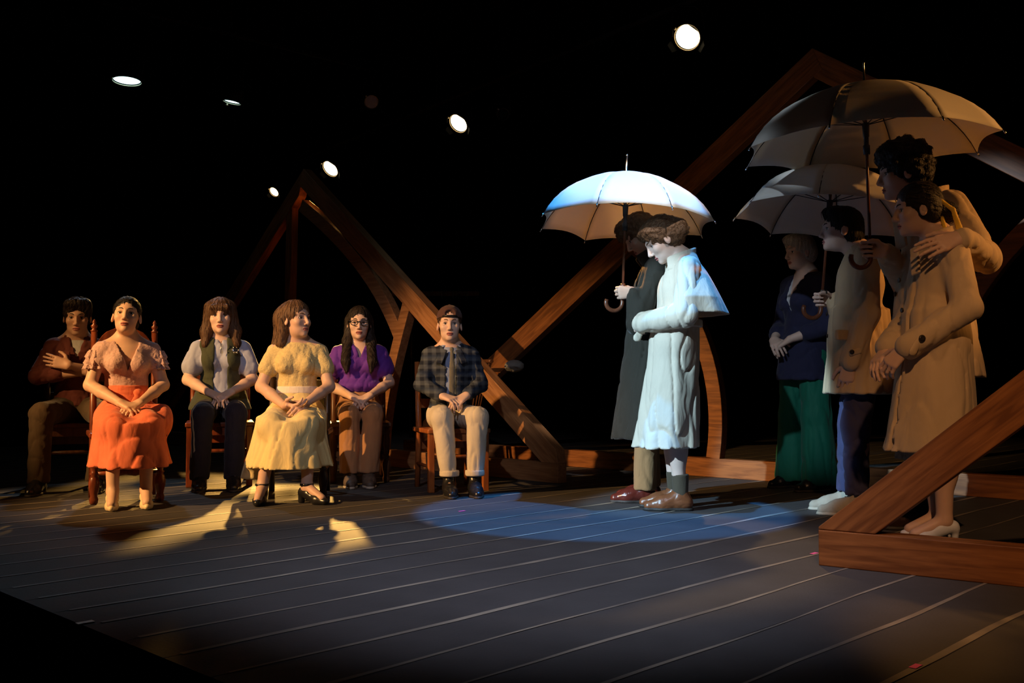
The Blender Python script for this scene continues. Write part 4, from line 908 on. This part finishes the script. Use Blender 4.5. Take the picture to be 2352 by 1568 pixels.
# --- person in plaid jacket and backwards cap
px, d, off, sc = SEAT['plaid']
P = Person('seated person in a dark plaid jacket, cream trousers and a backwards cap', px, d, off, sc, seated(wrL=(-.085, .235, .665), wrR=(.085, .235, .660), elL=(-.205, .02, .735), elR=(.205, .02, .735), knL=(-.135, .41, .515), knR=(.10, .41, .515),
    anL=(-.115, .43, .085), anR=(.055, .43, .085), hd=(.012, .005, 1.165)), 'fair', (4, 2, 0), True, 1.08, .97, hands=dict(L=((.72, .5, -.42), (-.1, -.6, -1), (.4, .6, .4)), R=((-.72, .55, -.25), (.1, -.5, -1), (.4, .6, .4))), group='seated actors')
P.body().face(h_brown)
def f(S): cap(S, -.004, (0, .094, -.030), (.064, .052, .105)); S.cut(P.fr[1]@A3(0, .3, -1), P.hp((0, 0, -.05)))
P.hair(h_brown, f)
m = fabric('brown_cap_cotton', (0.075, 0.035, 0.030), .2)
def f(S):
    S.fr = P.fr; S.ell((0, -.012, .045), (.084, .104, .084), k=.01); S.fr = None; S.cut(P.fr[1]@A3(0, .10, -1), P.hp((0, .06, .040)))
    S.fr = P.fr; S.ell((0, .092, .066), (.034, .035, .028), k=.006, mode='s'); S.fr = None; S.wrinkle(.002, (50, 50, 50), 2)
cp = P.cloth('cap', m, f, .005)
MB().tube([P.hp((.070*math.sin(t), -.012+.104*math.cos(t)+.002, .047)) for t in np.linspace(-.7, .7, 9)], .007, 6).build('cap_strap', m_blackleather, cp, True)
P.cloth('cap_brim', m, lambda S: S.ell(P.hp((0, -.125, .025)), (.062, .07, .008), R=P.fr[1]@rotm(0, 20, 0)), .005, cp)
P.disc('cap_button', m, P.hp((0, -.012, .129)), P.fr[1]@A3(0, 0, 1), .008, parent=cp)
mp = plaid('plaid_wool')
def f(S):
    P.torso(S, .024, wide=1.15)
    for q in 'LR': P.sleeve(S, q, .060, .056, .048, .86)
    S.fn(lambda X, Y, Z: np.maximum(np.abs(X-.008)-.030-.10*np.clip(Z-.86, 0, .3), -Y), (-.12, 0, .4), (.12, .3, 1.2), .006, 's'); neckhole(S, P.J, .074, .05); S.cut((0, 0, -1), (0, 0, .535)); S.wrinkle(.009, (30, 26, 26), 21)
ja = P.cloth('plaid_jacket', mp, f)
for q in (-1, 1):
    P.cloth('lapel', mp, lambda S: S.box((q*.070+.008, .100, .935), (.026, .006, .055), .004, R=rotm(q*22, 18, -q*18)), .0055, ja)
coll(P, mp, ja, .998, -.030, .080, .028, .045, 'jacket_collar')
m = fabric('blue_shirt_cotton', (0.26, 0.33, 0.52), .1)
def f(S): P.torso(S, .012); neckhole(S, P.J, .058, .045); S.cut((0, 0, -1), (0, 0, .60)); S.wrinkle(.005, (36, 30, 30), 5)
sh = P.cloth('shirt', m, f)
coll(P, m, sh, 1.006, -.030, .062, .026, .060, 'shirt_collar')
def f(S): S.ell((.006, .104, .985), (.016, .012, .016)); S.cone((.006, .110, .97), (.006, .132, .86), .012, .020, k=.01, flat=((0, 1, 0), .4)); S.cone((.006, .132, .86), (.006, .118, .66), .020, .022, k=.01, flat=((0, 1, 0), .4))
P.cloth('necktie', fabric('olive_tie', (0.16, 0.15, 0.12), .2), f, .006)
m = fabric('cream_twill', (0.60, 0.53, 0.42), .15)
tr = P.cloth('trousers', m, lambda S: P.legs(S, .092, .074, .058, .135).wrinkle(.008, (30, 26, 22), 7))
for q in 'LR': P.cloth('trouser_cuff', m, lambda S: (S.cone(P.J['an'+q]+A3(0, 0, .05), P.J['an'+q]+A3(0, 0, .085), .066, .066), S.fn(lambda X, Y, Z: np.abs(Z-.150)-.020, (-9,)*3, (9,)*3, .004, 'i')), .007, tr)
for q in 'LR': P.shoe(q, m_blackleather, 'boot')

# ------------------------------------------------------------------ standing figures (all turned towards the left of the picture)
def W3(px, py, d): return (gx(px, d), d, gz(py, d))
def ldir(K, v):
    loc, rz = facing(*K[:3]); c, s = math.cos(-rz), math.sin(-rz); return (v[0]*c-v[1]*s, v[0]*s+v[1]*c, v[2])
def local(K, w):
    loc, rz = facing(*K[:3]); q = ldir(K, (w[0]-loc[0], w[1]-loc[1], w[2])); return np.array(q)/K[3]
K8 = (1492, 5.98, -88, 1.0); K10 = (1968, 5.42, -84, 1.0); KT = (2135, 4.92, -78, 1.08)
GRIPS = [W3(1431, 672, 5.84), W3(1889, 688, 5.50), W3(2002, 572, 4.86)]        # where the umbrella shafts are held
GW = [local(K8, GRIPS[0])-np.array((.026, .072, .004)), local(K10, GRIPS[1])-np.array((-.026, .072, .004)), local(KT, GRIPS[2])-np.array((-.026, .072, .004))]
m_tr = fabric('beige_gabardine', (0.60, 0.50, 0.385), .12, 240, .75, .07)
m_tr2 = fabric('sand_cotton_twill', (0.58, 0.42, 0.26), .12, 240, .8, .08)
m_tr3 = fabric('khaki_twill', (0.54, 0.40, 0.25), .12, 240, .8, .08)
m_dkc = fabric('dark_olive_coat', (0.026, 0.020, 0.013), .15, 240, .8, .1)
CURLG = dict(L=((1.0, 1.35, .9)), R=((1.0, 1.35, .9)))
GRIP = (1.05, 1.45, .9)

# --- man of the couple, holding the white umbrella, dark coat
P = Person('standing man in a dark coat holding the brightly lit umbrella over the couple', *K8, standing(hd=(.02, .055, 1.60), nek=(0, -.05, 1.445), che=(0, -.03, 1.27), wai=(0, -.02, 1.08), shL=(-.18, -.055, 1.385), shR=(.18, -.055, 1.385),
    elR=(.22, -.02, 1.10), wrR=(.19, .08, .86), elL=(-.215, .075, 1.04), wrL=GW[0], anL=(-.10, .035, .085), anR=(.10, -.0, .085)), 'tan', (-6, -38, 0), True, 1.05, 1.02,
    hands=dict(L=((0, 1, .05), (1, 0, 0), GRIP, 1.0, (.5, .35, .8))), group='standing actors')
P.body().face(h_mid)
def f(S):
    cap(S, .006, (0, .096, -.050), (.058, .045, .085)); S.ell((0, .045, .095), (.070, .060, .032), k=.03); S.ell((0, .088, .055), (.055, .026, .030), k=.02); S.ell((0, -.06, -.02), (.078, .055, .07), k=.03); S.cut(P.fr[1]@A3(0, .5, -1), P.hp((0, 0, -.06)))
P.hair(h_mid, f, amp=.004, curl=.3, flow=(0, .8, -.6), slen=.06)
def f(S):
    P.torso(S, .026); S.skirt(.37, 1.10, (0, .02, .235, .215), (0, -.015, .165, .135), 7, .06, .3, .06)
    P.sleeve(S, 'R', .066, .062, .050, .93); P.sleeve(S, 'L', .066, .062, .050, .93); S.vneck(1.25, .25, .02); neckhole(S, P.J, .072, .05); S.wrinkle(.010, (34, 30, 9), 31)
ct = P.cloth('long_coat', m_dkc, f, .0095)
for q in (-1, 1): P.cloth('coat_collar', m_dkc, lambda S: S.box((q*.078, .01, 1.455), (.012, .060, .040), .007, R=rotm(-q*16, -30, q*28)), .0065, ct)
P.cloth('shirt', fabric('amber_shirt', (.40, .22, .08)), lambda S: (P.torso(S, .008), neckhole(S, P.J, .058, .045), S.cut((0, 0, -1), (0, 0, 1.20))))
P.cloth('trousers', fabric('khaki_trousers', (0.30, 0.17, 0.075)), lambda S: P.legs(S, .086, .070, .068, .075).wrinkle(.007, (30, 26, 20), 3))
m = mat('oxblood_leather', (0.10, 0.018, 0.012), .22, .15, 15, .05, spec=.6)
for q in 'LR': P.shoe(q, m, 'oxford')

# --- woman of the couple, pale trench coat with a cape
P = Person('woman in a pale belted trench coat with a cape, head bowed under the bright umbrella', 1540, 5.60, -84, 1.0, standing(hd=(.0, .045, 1.515), nek=(0, -.065, 1.385), che=(0, -.05, 1.22), wai=(0, -.03, 1.05), pel=(0, -.01, .93), shL=(-.155, -.085, 1.330), shR=(.155, -.085, 1.330),
    elL=(-.215, -.06, 1.075), elR=(.20, .0, 1.07), wrL=(-.085, .165, 1.03), wrR=(.06, .14, 1.05), anL=(-.06, -.045, .085), anR=(.085, -.03, .085), knL=(-.075, -.01, .47), knR=(.09, -.005, .47)), 'fair', (-4, -36, 0), hs=1.06, group='standing actors', hands=dict(L=((.95, .25, -.05), (.2, -.9, -.3), (.9, 1.2, .8)), R=((-.9, .3, -.1), (0, -.9, -.3), (.9, 1.2, .8))))
P.body().face(h_brown)
def f(S):
    cap(S, .006, (0, .098, -.040), (.062, .048, .095)); S.ell((0, -.105, -.005), (.062, .052, .060), k=.025); S.ell((0, .055, .078), (.060, .045, .030), k=.03)
    S.ell((0, -.02, -.125), (.09, .085, .055), k=.01, mode='s')
P.hair(h_mid, f, amp=.0025, curl=.3, flow=(0, -1, -.1), nst=900, slen=.05)
def f(S):
    P.torso(S, .024); S.skirt(.345, 1.03, (0, .030, .215, .185), (0, -.03, .145, .132), 8, .055, 1.0, .04, pw=.75)
    for q in 'LR': P.sleeve(S, q, .062, .068, .056, 1.0)
    S.vneck(1.26, .25, .02); neckhole(S, P.J, .078, .05); S.wrinkle(.011, (30, 27, 10), 33)
tc_ = P.cloth('trench_coat', m_tr, f, .0066)
def f(S):                                  # shoulder cape, hanging free at the back
    def g(X, Y, Z):
        t = np.clip((1.36-Z)/.30, 0, 1.2); rx = .10+.155*np.minimum(t*1.6, 1)**.6; ry = .085+.135*t**.8; u = X/rx; v = (Y+.085+.02*t)/ry
        return np.maximum(np.abs((np.sqrt(u*u+v*v)-1-.05*t*np.sin(7*np.arctan2(v, u)))*np.minimum(rx, ry))-.0075, np.maximum(1.085-Z, np.maximum(Z-1.37, Y+.045)))
    S.fn(g, (-.30, -.40, 1.06), (.30, .1, 1.40), .006)
P.cloth('shoulder_cape', m_tr, f, .0065, tc_)
def f(S):
    def g(X, Y, Z):
        t = np.clip((Z-1.355)/.075, 0, 1); R = .072+.030*(1-t)
        return np.maximum(np.abs(np.sqrt(X*X+((Y+.065)/1.05)**2)-R)-.007, np.maximum(np.abs(Z-1.395-.35*(-.065-Y))-.042, (Y+.0)-.02))
    S.fn(g, (-.14, -.20, 1.33), (.14, .06, 1.50), .006)
P.cloth('coat_collar', m_tr, f, .006, tc_)
def f(S): S.cone((0, -.03, 1.06), (0, -.028, 1.01), .166, .170, k=.01, flat=((0, 1, 0), .90)); S.fn(lambda X, Y, Z: np.abs(Z-1.035)-.022, (-9,)*3, (9,)*3, .006, 'i')
P.cloth('belt', m_tr, f, .007, tc_)
P.cloth('belt_end', m_tr, lambda S: (S.cone((-.03, .15, 1.02), (-.06, .19, .955), .014, .024, k=.01, flat=((1, 0, 0), .35))), .006, tc_)
m = mat('brown_leather', (0.20, 0.065, 0.025), .35, .15, 15, .05, spec=.5)
for q in 'LR':
    P.shoe(q, m, 'oxford'); a = P.J['an'+q]
    P.cloth('sock', fabric('olive_sock', (.075, .055, .035)), lambda S: (S.cone(a+A3(0, .0, -.01), a+A3(0, .002, .115), .041, .048, k=.01), S.cut((0, 0, -1), (0, 0, .07)), S.cut((0, 0, 1), (0, 0, .20))), .006)

# --- grey-haired woman, navy top and green trousers
P = Person('standing grey-haired woman in a navy top and wide green trousers, behind the others', 1848, 6.62, -50, 1.0, standing(hd=(.005, .03, 1.575), nek=(0, -.025, 1.415), shL=(-.165, -.02, 1.355), shR=(.165, -.02, 1.355), elL=(-.245, -.01, 1.07), elR=(.235, .0, 1.08), wrL=(-.085, .185, .985), wrR=(.075, .19, .985),
    anL=(-.14, -.0, .085), anR=(.13, .0, .085), knL=(-.12, .01, .48), knR=(.115, .01, .48)), 'fair', (6, -6, 0), hs=1.0, build=1.08, hands=dict(L=((.75, .35, -.45), (-.2, -.6, -.8), (.4, .6, .4)), R=((-.75, .4, -.35), (.1, -.5, -.8), (.4, .6, .4))), group='standing actors')
P.body().face(h_grey)
def f(S): cap(S, .004, (0, .096, -.036), (.063, .050, .094)); S.ell((.01, .055, .085), (.058, .042, .030), k=.03); S.ell((0, -.06, -.01), (.072, .05, .06), k=.03); S.cut(P.fr[1]@A3(0, .5, -1), P.hp((0, 0, -.055)))
P.hair(h_grey, f, amp=.003, flow=(.3, .3, -.8), slen=.045)
for q in (-1, 1): P.disc('earring', m_hook, P.hp((q*.082, -.004, -.048)), P.fr[1]@A3(q, 0, 0), .006, .003)
m = fabric('navy_knit', (0.022, 0.022, 0.055), .2)
def f(S):
    P.torso(S, .022, wide=1.1); S.skirt(.72, 1.0, (0, .01, .205, .165), (0, 0, .17, .14), 6, .03, 0, .05)
    for q in 'LR': P.sleeve(S, q, .064, .060, .056, .55)
    S.vneck(1.17, .27, .02); neckhole(S, P.J, .074, .045); S.wrinkle(.008, (28, 24, 20), 41)
P.cloth('cardigan', m, f, .009)
P.cloth('camisole', fabric('white_cami', (.6, .6, .62)), lambda S: (P.torso(S, .008), S.vneck(1.20, .30, .02), neckhole(S, P.J, .08, .05), S.cut((0, 0, -1), (0, 0, 1.10))))
m = fabric('green_gaberdine', (0.010, 0.150, 0.092), .12, 240, .65)
def f(S):
    S.ell((0, 0, .88), (.185, .14, .14), k=.04)
    for q in 'LR':
        h, kn, a = P.J['hip'+q], P.J['kn'+q], P.J['an'+q]; S.cone(h, kn, .100, .092, k=.04); S.cone(kn, a, .092, .118, k=.03)
    S.cut((0, 0, -1), (0, 0, .045)); S.wrinkle(.010, (36, 30, 8), 43)
P.cloth('wide_trousers', m, f, .009)
for q in 'LR': P.shoe(q, m_blackleather, 'oxford')

# --- man in short beige coat
P = Person('man in a short beige coat and pale suede boots under the lower right umbrella', *K10, standing(hd=(.0, .075, 1.545), nek=(0, -.02, 1.405), che=(0, -.02, 1.24), shL=(-.175, -.04, 1.365), shR=(.175, -.02, 1.365), elL=(-.225, -.03, 1.065), wrL=(-.205, .055, .805),
    elR=(.215, .04, 1.02), wrR=GW[1], anL=(-.10, .02, .085), anR=(.10, .05, .085), hipL=(-.085, -.04, .90), hipR=(.085, -.04, .90)), 'fair', (-4, 2, 0), True, 1.04, 1.06, hands=dict(L=((.05, .25, -1), (.9, -.2, 0), (.45, .6, .4)), R=((0, 1, .05), (-1, 0, 0), GRIP, 1.0, (.5, .35, .8))), group='standing actors')
P.body().face(h_blk)
def f(S): cap(S, .002, (0, .096, -.034), (.064, .050, .096)); S.ell((0, .045, .090), (.062, .050, .030), k=.03); S.ell((0, -.06, -.03), (.070, .052, .065), k=.03); S.cut(P.fr[1]@A3(0, .5, -1), P.hp((0, 0, -.06)))
P.hair(h_blk, f, amp=.003)
def f(S):
    P.torso(S, .030); S.skirt(.645, 1.10, (0, -.015, .235, .190), (0, -.02, .175, .15), 6, .035, .5, .06)
    for q in 'LR': P.sleeve(S, q, .070, .062, .056, .94)
    S.vneck(1.28, .22, .03); neckhole(S, P.J, .074, .05); S.wrinkle(.009, (32, 28, 10), 51)
ct = P.cloth('car_coat', m_tr2, f, .009)
coll(P, m_tr2, ct, 1.415, -.02)
P.cloth('pocket_flap', m_tr2, lambda S: S.box((-.205, .080, .955), (.014, .062, .028), .006, R=rotm(-40, 0, 0)), .006, ct)
P.cloth('cuff_strap', m_tr2, lambda S: S.box((-.262, .035, .865), (.007, .032, .016), .005, R=rotm(0, -15, 0)), .006, ct)
P.disc('button', m_btn, (-.272, .052, .865), (-1, 0, 0), .012, parent=ct)
for z in (1.20, 1.08, .96): P.disc('button', m_btn, (-.02, .155, z), (0, 1, 0), .011, parent=ct)
m = fabric('charcoal_denim', (0.050, 0.050, 0.115), .2)
P.cloth('trousers', m, lambda S: P.legs(S, .094, .074, .060, .11).wrinkle(.010, (34, 30, 26), 52))
m = mat('pale_suede', (0.38, 0.33, 0.26), .85, .1, 20, .3, 200, spec=.2)
for q in 'LR': P.shoe(q, m, 'desert', mat('crepe_sole', (.45, .40, .32), .7))

# --- tall man with curly hair, arm around the woman
P = Person('tall standing man with dark curly hair, his arm around the woman beside him', *KT, standing(hd=(.0, .105, 1.625), nek=(0, .01, 1.475), che=(0, -.02, 1.29), shL=(-.19, -.06, 1.430), shR=(.185, -.03, 1.43), elL=local(KT, W3(2268, 592, 4.55)), wrL=local(KT, W3(2212, 545, 4.31)),
    elR=(.215, .04, 1.09), wrR=GW[2], anL=(-.10, .09, .085), anR=(.10, .04, .085)), 'light', (0, -6, 0), True, 1.06, 1.06, hands=dict(L=(ldir(KT, (-1, -.05, -.28)), ldir(KT, (.1, .9, -.45)), (.15, .22, .15)), R=((0, 1, .05), (-1, 0, 0), GRIP, 1.0, (.5, .35, .8))), group='standing actors')
P.body().face(h_blk)
rs = np.random.RandomState(5)
def f(S):
    cap(S, .010, (0, .098, -.042), (.064, .050, .090)); S.ell((0, .010, .085), (.088, .095, .060), k=.03); S.ell((0, -.06, .01), (.088, .065, .085), k=.03)
    for i in range(60):
        v = rs.normal(size=3); v /= np.linalg.norm(v)
        if v[2] < -.25 or (v[1] > .5 and v[2] < .35): continue
        S.ell((v[0]*.092, -.012+v[1]*.110, .045+v[2]*.095), (.020, .020, .018), k=.012)
    S.cut(P.fr[1]@A3(0, .5, -1), P.hp((0, 0, -.055)))
P.hair(h_blk, f, amp=.004, curl=.8, nst=900, slen=.045)
def f(S):
    P.torso(S, .030); S.skirt(.68, 1.10, (0, -.02, .225, .205), (0, -.02, .175, .15), 6, .05, .5, .06)
    for q in 'LR': P.sleeve(S, q, .070, .062, .052, .90)
    S.vneck(1.30, .25, .03); neckhole(S, P.J, .076, .05); S.wrinkle(.012, (34, 30, 16), 61)
ct = P.cloth('trench_coat', m_tr3, f, .009)
coll(P, m_tr3, ct, 1.485, .0, .080, .045)
for z in (1.20, 1.06): P.disc('button', m_btn, (-.02, .15, z), (0, 1, 0), .012, parent=ct)
P.cloth('lapel', m_tr3, lambda S: S.box((-.085, .135, 1.33), (.034, .008, .075), .006, R=rotm(-32, 8, 16)), .0065, ct)
P.cloth('trousers', fabric('dark_trousers', (.012, .012, .014)), lambda S: P.legs(S, .092, .074, .064, .075).wrinkle(.007, (30, 26, 20), 3))
for q in 'LR': P.shoe(q, mat('dark_brown_leather', (.03, .014, .01), .25, .15, spec=.6), 'oxford')

# --- woman in trench coat in front of him
P = Person('woman with a yellow-ribboned dark bun and knee-length trench coat, nearest at right', 2140, 4.50, -72, 0.975, standing(hd=(.0, .055, 1.535), nek=(0, -.03, 1.395), che=(0, -.03, 1.22), shL=(-.15, -.055, 1.335), shR=(.15, -.03, 1.335), elL=(-.215, -.085, 1.055), wrL=(-.14, .165, .875),
    elR=(.21, .02, 1.05), wrR=(.03, .20, .875), anL=(-.075, -.02, .10), anR=(.085, -.045, .10), knL=(-.085, -.02, .48), knR=(.09, -.01, .48), pel=(0, -.02, .93)), 'light', (4, -6, 0), hs=1.05, hands=dict(L=((.35, .65, -.75), (.5, -.3, -.3), (.4, .5, .3)), R=((-.55, .6, -.6), (.2, -.5, -.5), (.4, .5, .3))), group='standing actors')
P.body().face(h_blk)
def f(S): cap(S, .001, (0, .098, -.030), (.066, .050, .098)); S.ell((0, -.122, -.030), (.046, .042, .050), k=.02); S.ell((.0, -.03, -.02), (.074, .06, .06), k=.03); S.cut(P.fr[1]@A3(0, .55, -1), P.hp((0, 0, -.05)))
P.hair(h_dark, f, amp=.002, flow=(0, -1, -.35), nst=500)
m = fabric('yellow_ribbon', (.72, .45, .04), .1, 200, .5)
rb = P.cloth('hair_ribbon', m, lambda S: (S.cone(P.hp((-.045, -.088, .02)), P.hp((-.052, -.135, -.03)), .011, .011, flat=((1, 0, 0), .5)), S.cone(P.hp((-.052, -.135, -.03)), P.hp((-.06, -.165, -.20)), .012, .020, k=.006, flat=((1, 0, 0), .4)), S.cone(P.hp((-.055, -.085, -.06)), P.hp((-.07, -.09, -.135)), .010, .013, k=.006, flat=((1, 0, 0), .5))), .005)
def f(S):
    P.torso(S, .026); S.skirt(.41, 1.05, (0, .02, .215, .205), (0, -.025, .160, .145), 7, .045, 1.4, .05, pw=.8)
    for q in 'LR': P.sleeve(S, q, .062, .062, .058, .92)
    S.vneck(1.25, .25, .02); neckhole(S, P.J, .074, .05)
    S.fn(lambda X, Y, Z: np.maximum(np.abs(X+.055-.02*(Z-.8))-.006, .08-Y), (-.10, .08, .40), (.02, .40, 1.25), .006, 's'); S.wrinkle(.008, (30, 26, 9), 71)
ct = P.cloth('trench_coat', m_tr3, f, .0085)
coll(P, m_tr3, ct, 1.395, -.03, .080, .036)
P.cloth('lapel', m_tr3, lambda S: S.box((-.066, .088, 1.285), (.026, .006, .070), .005, R=rotm(-28, 14, 16)), .005, ct)
cf = P.J['elL']*.18+P.J['wrL']*.82
P.cloth('cuff_strap', m_tr3, lambda S: S.cone(cf+A3(-.048, -.02, .035), cf+A3(-.058, .03, -.045), .020, .020, k=.005, flat=((1, .3, .3), .4)), .006, ct)
P.disc('button', m_btn, cf+A3(-.071, -.008, .015), (-1, -.1, .1), .015, parent=ct); P.disc('button', m_btn, (-.03, .150, 1.20), (-.3, 1, .1), .012, parent=ct); P.disc('button', m_btn, (-.03, .140, 1.06), (-.3, 1, 0), .012, parent=ct)
P.cloth('dress_hem', fabric('checked_dress', (.25, .22, .17), .3, 40, .8, .8, 40), lambda S: S.skirt(.372, .60, (0, .0, .175, .165), (0, -.01, .15, .14), 9, .05, .2, .02), .009)
def f(S):
    for i in range(1):
        pass
m = mat('white_shoe', (.62, .64, .70), .45, .05)
for q in 'LR': P.shoe(q, m, 'pump')

# ------------------------------------------------------------------ umbrellas
m_can_w = mat('white_umbrella_cloth', (0.80, 0.78, 0.74), .7, .04, 6, .06, 200, spec=.2)
m_shaft = wood('umbrella_wood', (0.16, 0.05, 0.022), (0.09, 0.026, 0.012), .3, (6, 6, 1), 8)
m_ribm = mat('dark_rib_steel', (0.03, 0.03, 0.035), .4, .1, metal=.6); m_tip = mat('chrome_tip', (.7, .7, .75), .2, .05, metal=1.0); m_run = mat('black_runner', (.02, .02, .025), .35, .1)
def trans_cloth(m):
    nt = m.node_tree; p = nt.nodes['Principled BSDF']; out = [n for n in nt.nodes if n.type == 'OUTPUT_MATERIAL'][0]
    t = nt.nodes.new('ShaderNodeBsdfTranslucent'); t.inputs[0].default_value = (.78, .68, .54, 1); x = nt.nodes.new('ShaderNodeMixShader'); x.inputs[0].default_value = .34
    nt.links.new(p.outputs[0], x.inputs[1]); nt.links.new(t.outputs[0], x.inputs[2]); nt.links.new(x.outputs[0], out.inputs[0])
trans_cloth(m_can_w)
def umbrella(label, grip, apex, R, H, spin, L_below=.10, hook=-1, hookdir=(-1, 0, 0)):
    grip = Vector(grip); apex = Vector(apex); ax = (apex-grip).normalized(); Ltot = (apex-grip).length
    q = Vector((0, 0, 1)).rotation_difference(ax); root = empty('umbrella', tuple(grip)); tag(root, label, 'umbrella', 'open umbrellas'); root.rotation_mode = 'QUATERNION'; root.rotation_quaternion = q
    n = 8; zr = Ltot                                       # local: grip at origin, canopy top at z = Ltot
    def prof(t): return (R*math.sin(t*1.19)/math.sin(1.19), zr-H*(1-math.cos(t*1.19))/(1-math.cos(1.19)))
    rows, cols = 10, 9; vs = []; fs = []
    for i in range(rows+1):
        t = .02+.98*i/rows; r, z = prof(t)
        for j in range(cols):
            s = -1+2*j/(cols-1); a = s*math.pi/n
            sag = (1-s*s); rr = r*math.cos(math.pi/n)/math.cos(a); rr = rr*(1-.045*sag*t*t)      # straight chord, pulled in (scalloped hem)
            zz = z+(.0+.010*sag*math.sin(t*math.pi))*1.0-(0.0)*sag
            if i == rows: zz += .020*sag
            vs.append((rr*math.cos(a), rr*math.sin(a), zz))
    for i in range(rows):
        for j in range(cols-1): fs.append((i*cols+j, (i+1)*cols+j, (i+1)*cols+j+1, i*cols+j+1))
    gm = MB().add(vs, fs).mesh('canopy_panel', m_can_w, True)
    rp = [prof(t) for t in np.linspace(.02, 1.0, 12)]; rim = [(r*1.0, 0, z-.004) for r, z in rp]
    ribm = MB().tube(rim, .0028, 6).mesh('rib', m_ribm, True)
    r1, z1 = prof(1.0); r0, z0 = prof(.93); dv = np.array((r1-r0, 0, z1-z0)); dv /= np.linalg.norm(dv)
    tipm = MB().tube([np.array((r1, 0, z1))-dv*.004, np.array((r1, 0, z1))+dv*.020], [.0045, .0035], 8).mesh('rib_tip', m_tip, True)
    rm, zm = prof(.50); stm = MB().tube([(.014, 0, zr-.185), (rm, 0, zm-.006)], .0025, 6).mesh('stretcher', m_ribm, True)
    for k in range(n):
        a = spin+2*math.pi*k/n
        o = link('canopy_panel', gm, root); o.rotation_euler = (0, 0, a+math.pi/n); o.modifiers.new('thick', 'SOLIDIFY').thickness = .0012
        rbo = link('rib', ribm, root); rbo.rotation_euler = (0, 0, a); link('rib_tip', tipm, rbo); link('stretcher', stm, rbo)
    MB().tube([(0, 0, -.05), (0, 0, zr)], .0075, 10).build('shaft', m_shaft, root, True)
    MB().lathe([(.016, zr-.335), (.017, zr-.29), (.012, zr-.285), (.012, zr-.25), (.015, zr-.245), (.018, zr-.18), (.010, zr-.175)], 14).build('runner', m_run, root, True)
    MB().lathe([(.014, zr+.002), (.012, zr+.010), (.0055, zr+.014), (.0045, zr+.115), (.006, zr+.118), (.006, zr+.125), (.003, zr+.130)], 12).build('ferrule', m_tip, root, True)
    hd_ = np.array(q.inverted() @ Vector(hookdir)); hd_[2] = 0; hd_ = hd_/np.linalg.norm(hd_); rr = .048
    pts = [(0, 0, .0), (0, 0, -L_below)]+[tuple(hd_*(rr-rr*math.cos(t))+np.array((0, 0, -L_below-rr*math.sin(t)))) for t in np.linspace(.25, math.pi*1.12, 12)]
    MB().tube(pts, [.0125]*(len(pts)-1)+[.011], 10).build('crook_handle', m_shaft, root, True)
    MB().lathe([(.0135, .03), (.0135, .055)], 12).build('collar', m_tip if hook > 0 else m_shaft, root, True)
    return root
umbrella('brightly lit white umbrella held over the bowed couple at centre', GRIPS[0], W3(1441, 400, 5.885), .53, .30, .385, .06)
umbrella('lower right umbrella, dim, held by the man in the short beige coat', GRIPS[1], W3(1918, 386, 5.55), .52, .29, .385, .06, 1)
umbrella('large upper right umbrella, amber on its right side, held by the tall man', GRIPS[2], W3(1994, 194, 4.86), .61, .31, .19, .04, -1)

# a grey cap left hanging on the far rafter
cpo = empty('cloth_cap', (0.02, 8.70, 0.80)); tag(cpo, 'grey cloth cap hung on the far timber rafter in the shadows', 'cap')
S = SDF(); S.ell((0, 0, .04), (.085, .07, .055), k=.02); S.ell((-.02, -.05, .02), (.07, .06, .012), R=rotm(0, -20, 0), k=.01); S.wrinkle(.006, (60, 60, 60), 4); Pm, Qm = S.mesh(.008)
link('crown', meshdata('crown', Pm, Qm, [fabric('grey_felt', (.22, .22, .20), .4, 120)]), cpo)
MB().tube([(0, .0, .06), (0, .10, .05)], .006, 6).build('peg', m_chd, cpo, True)
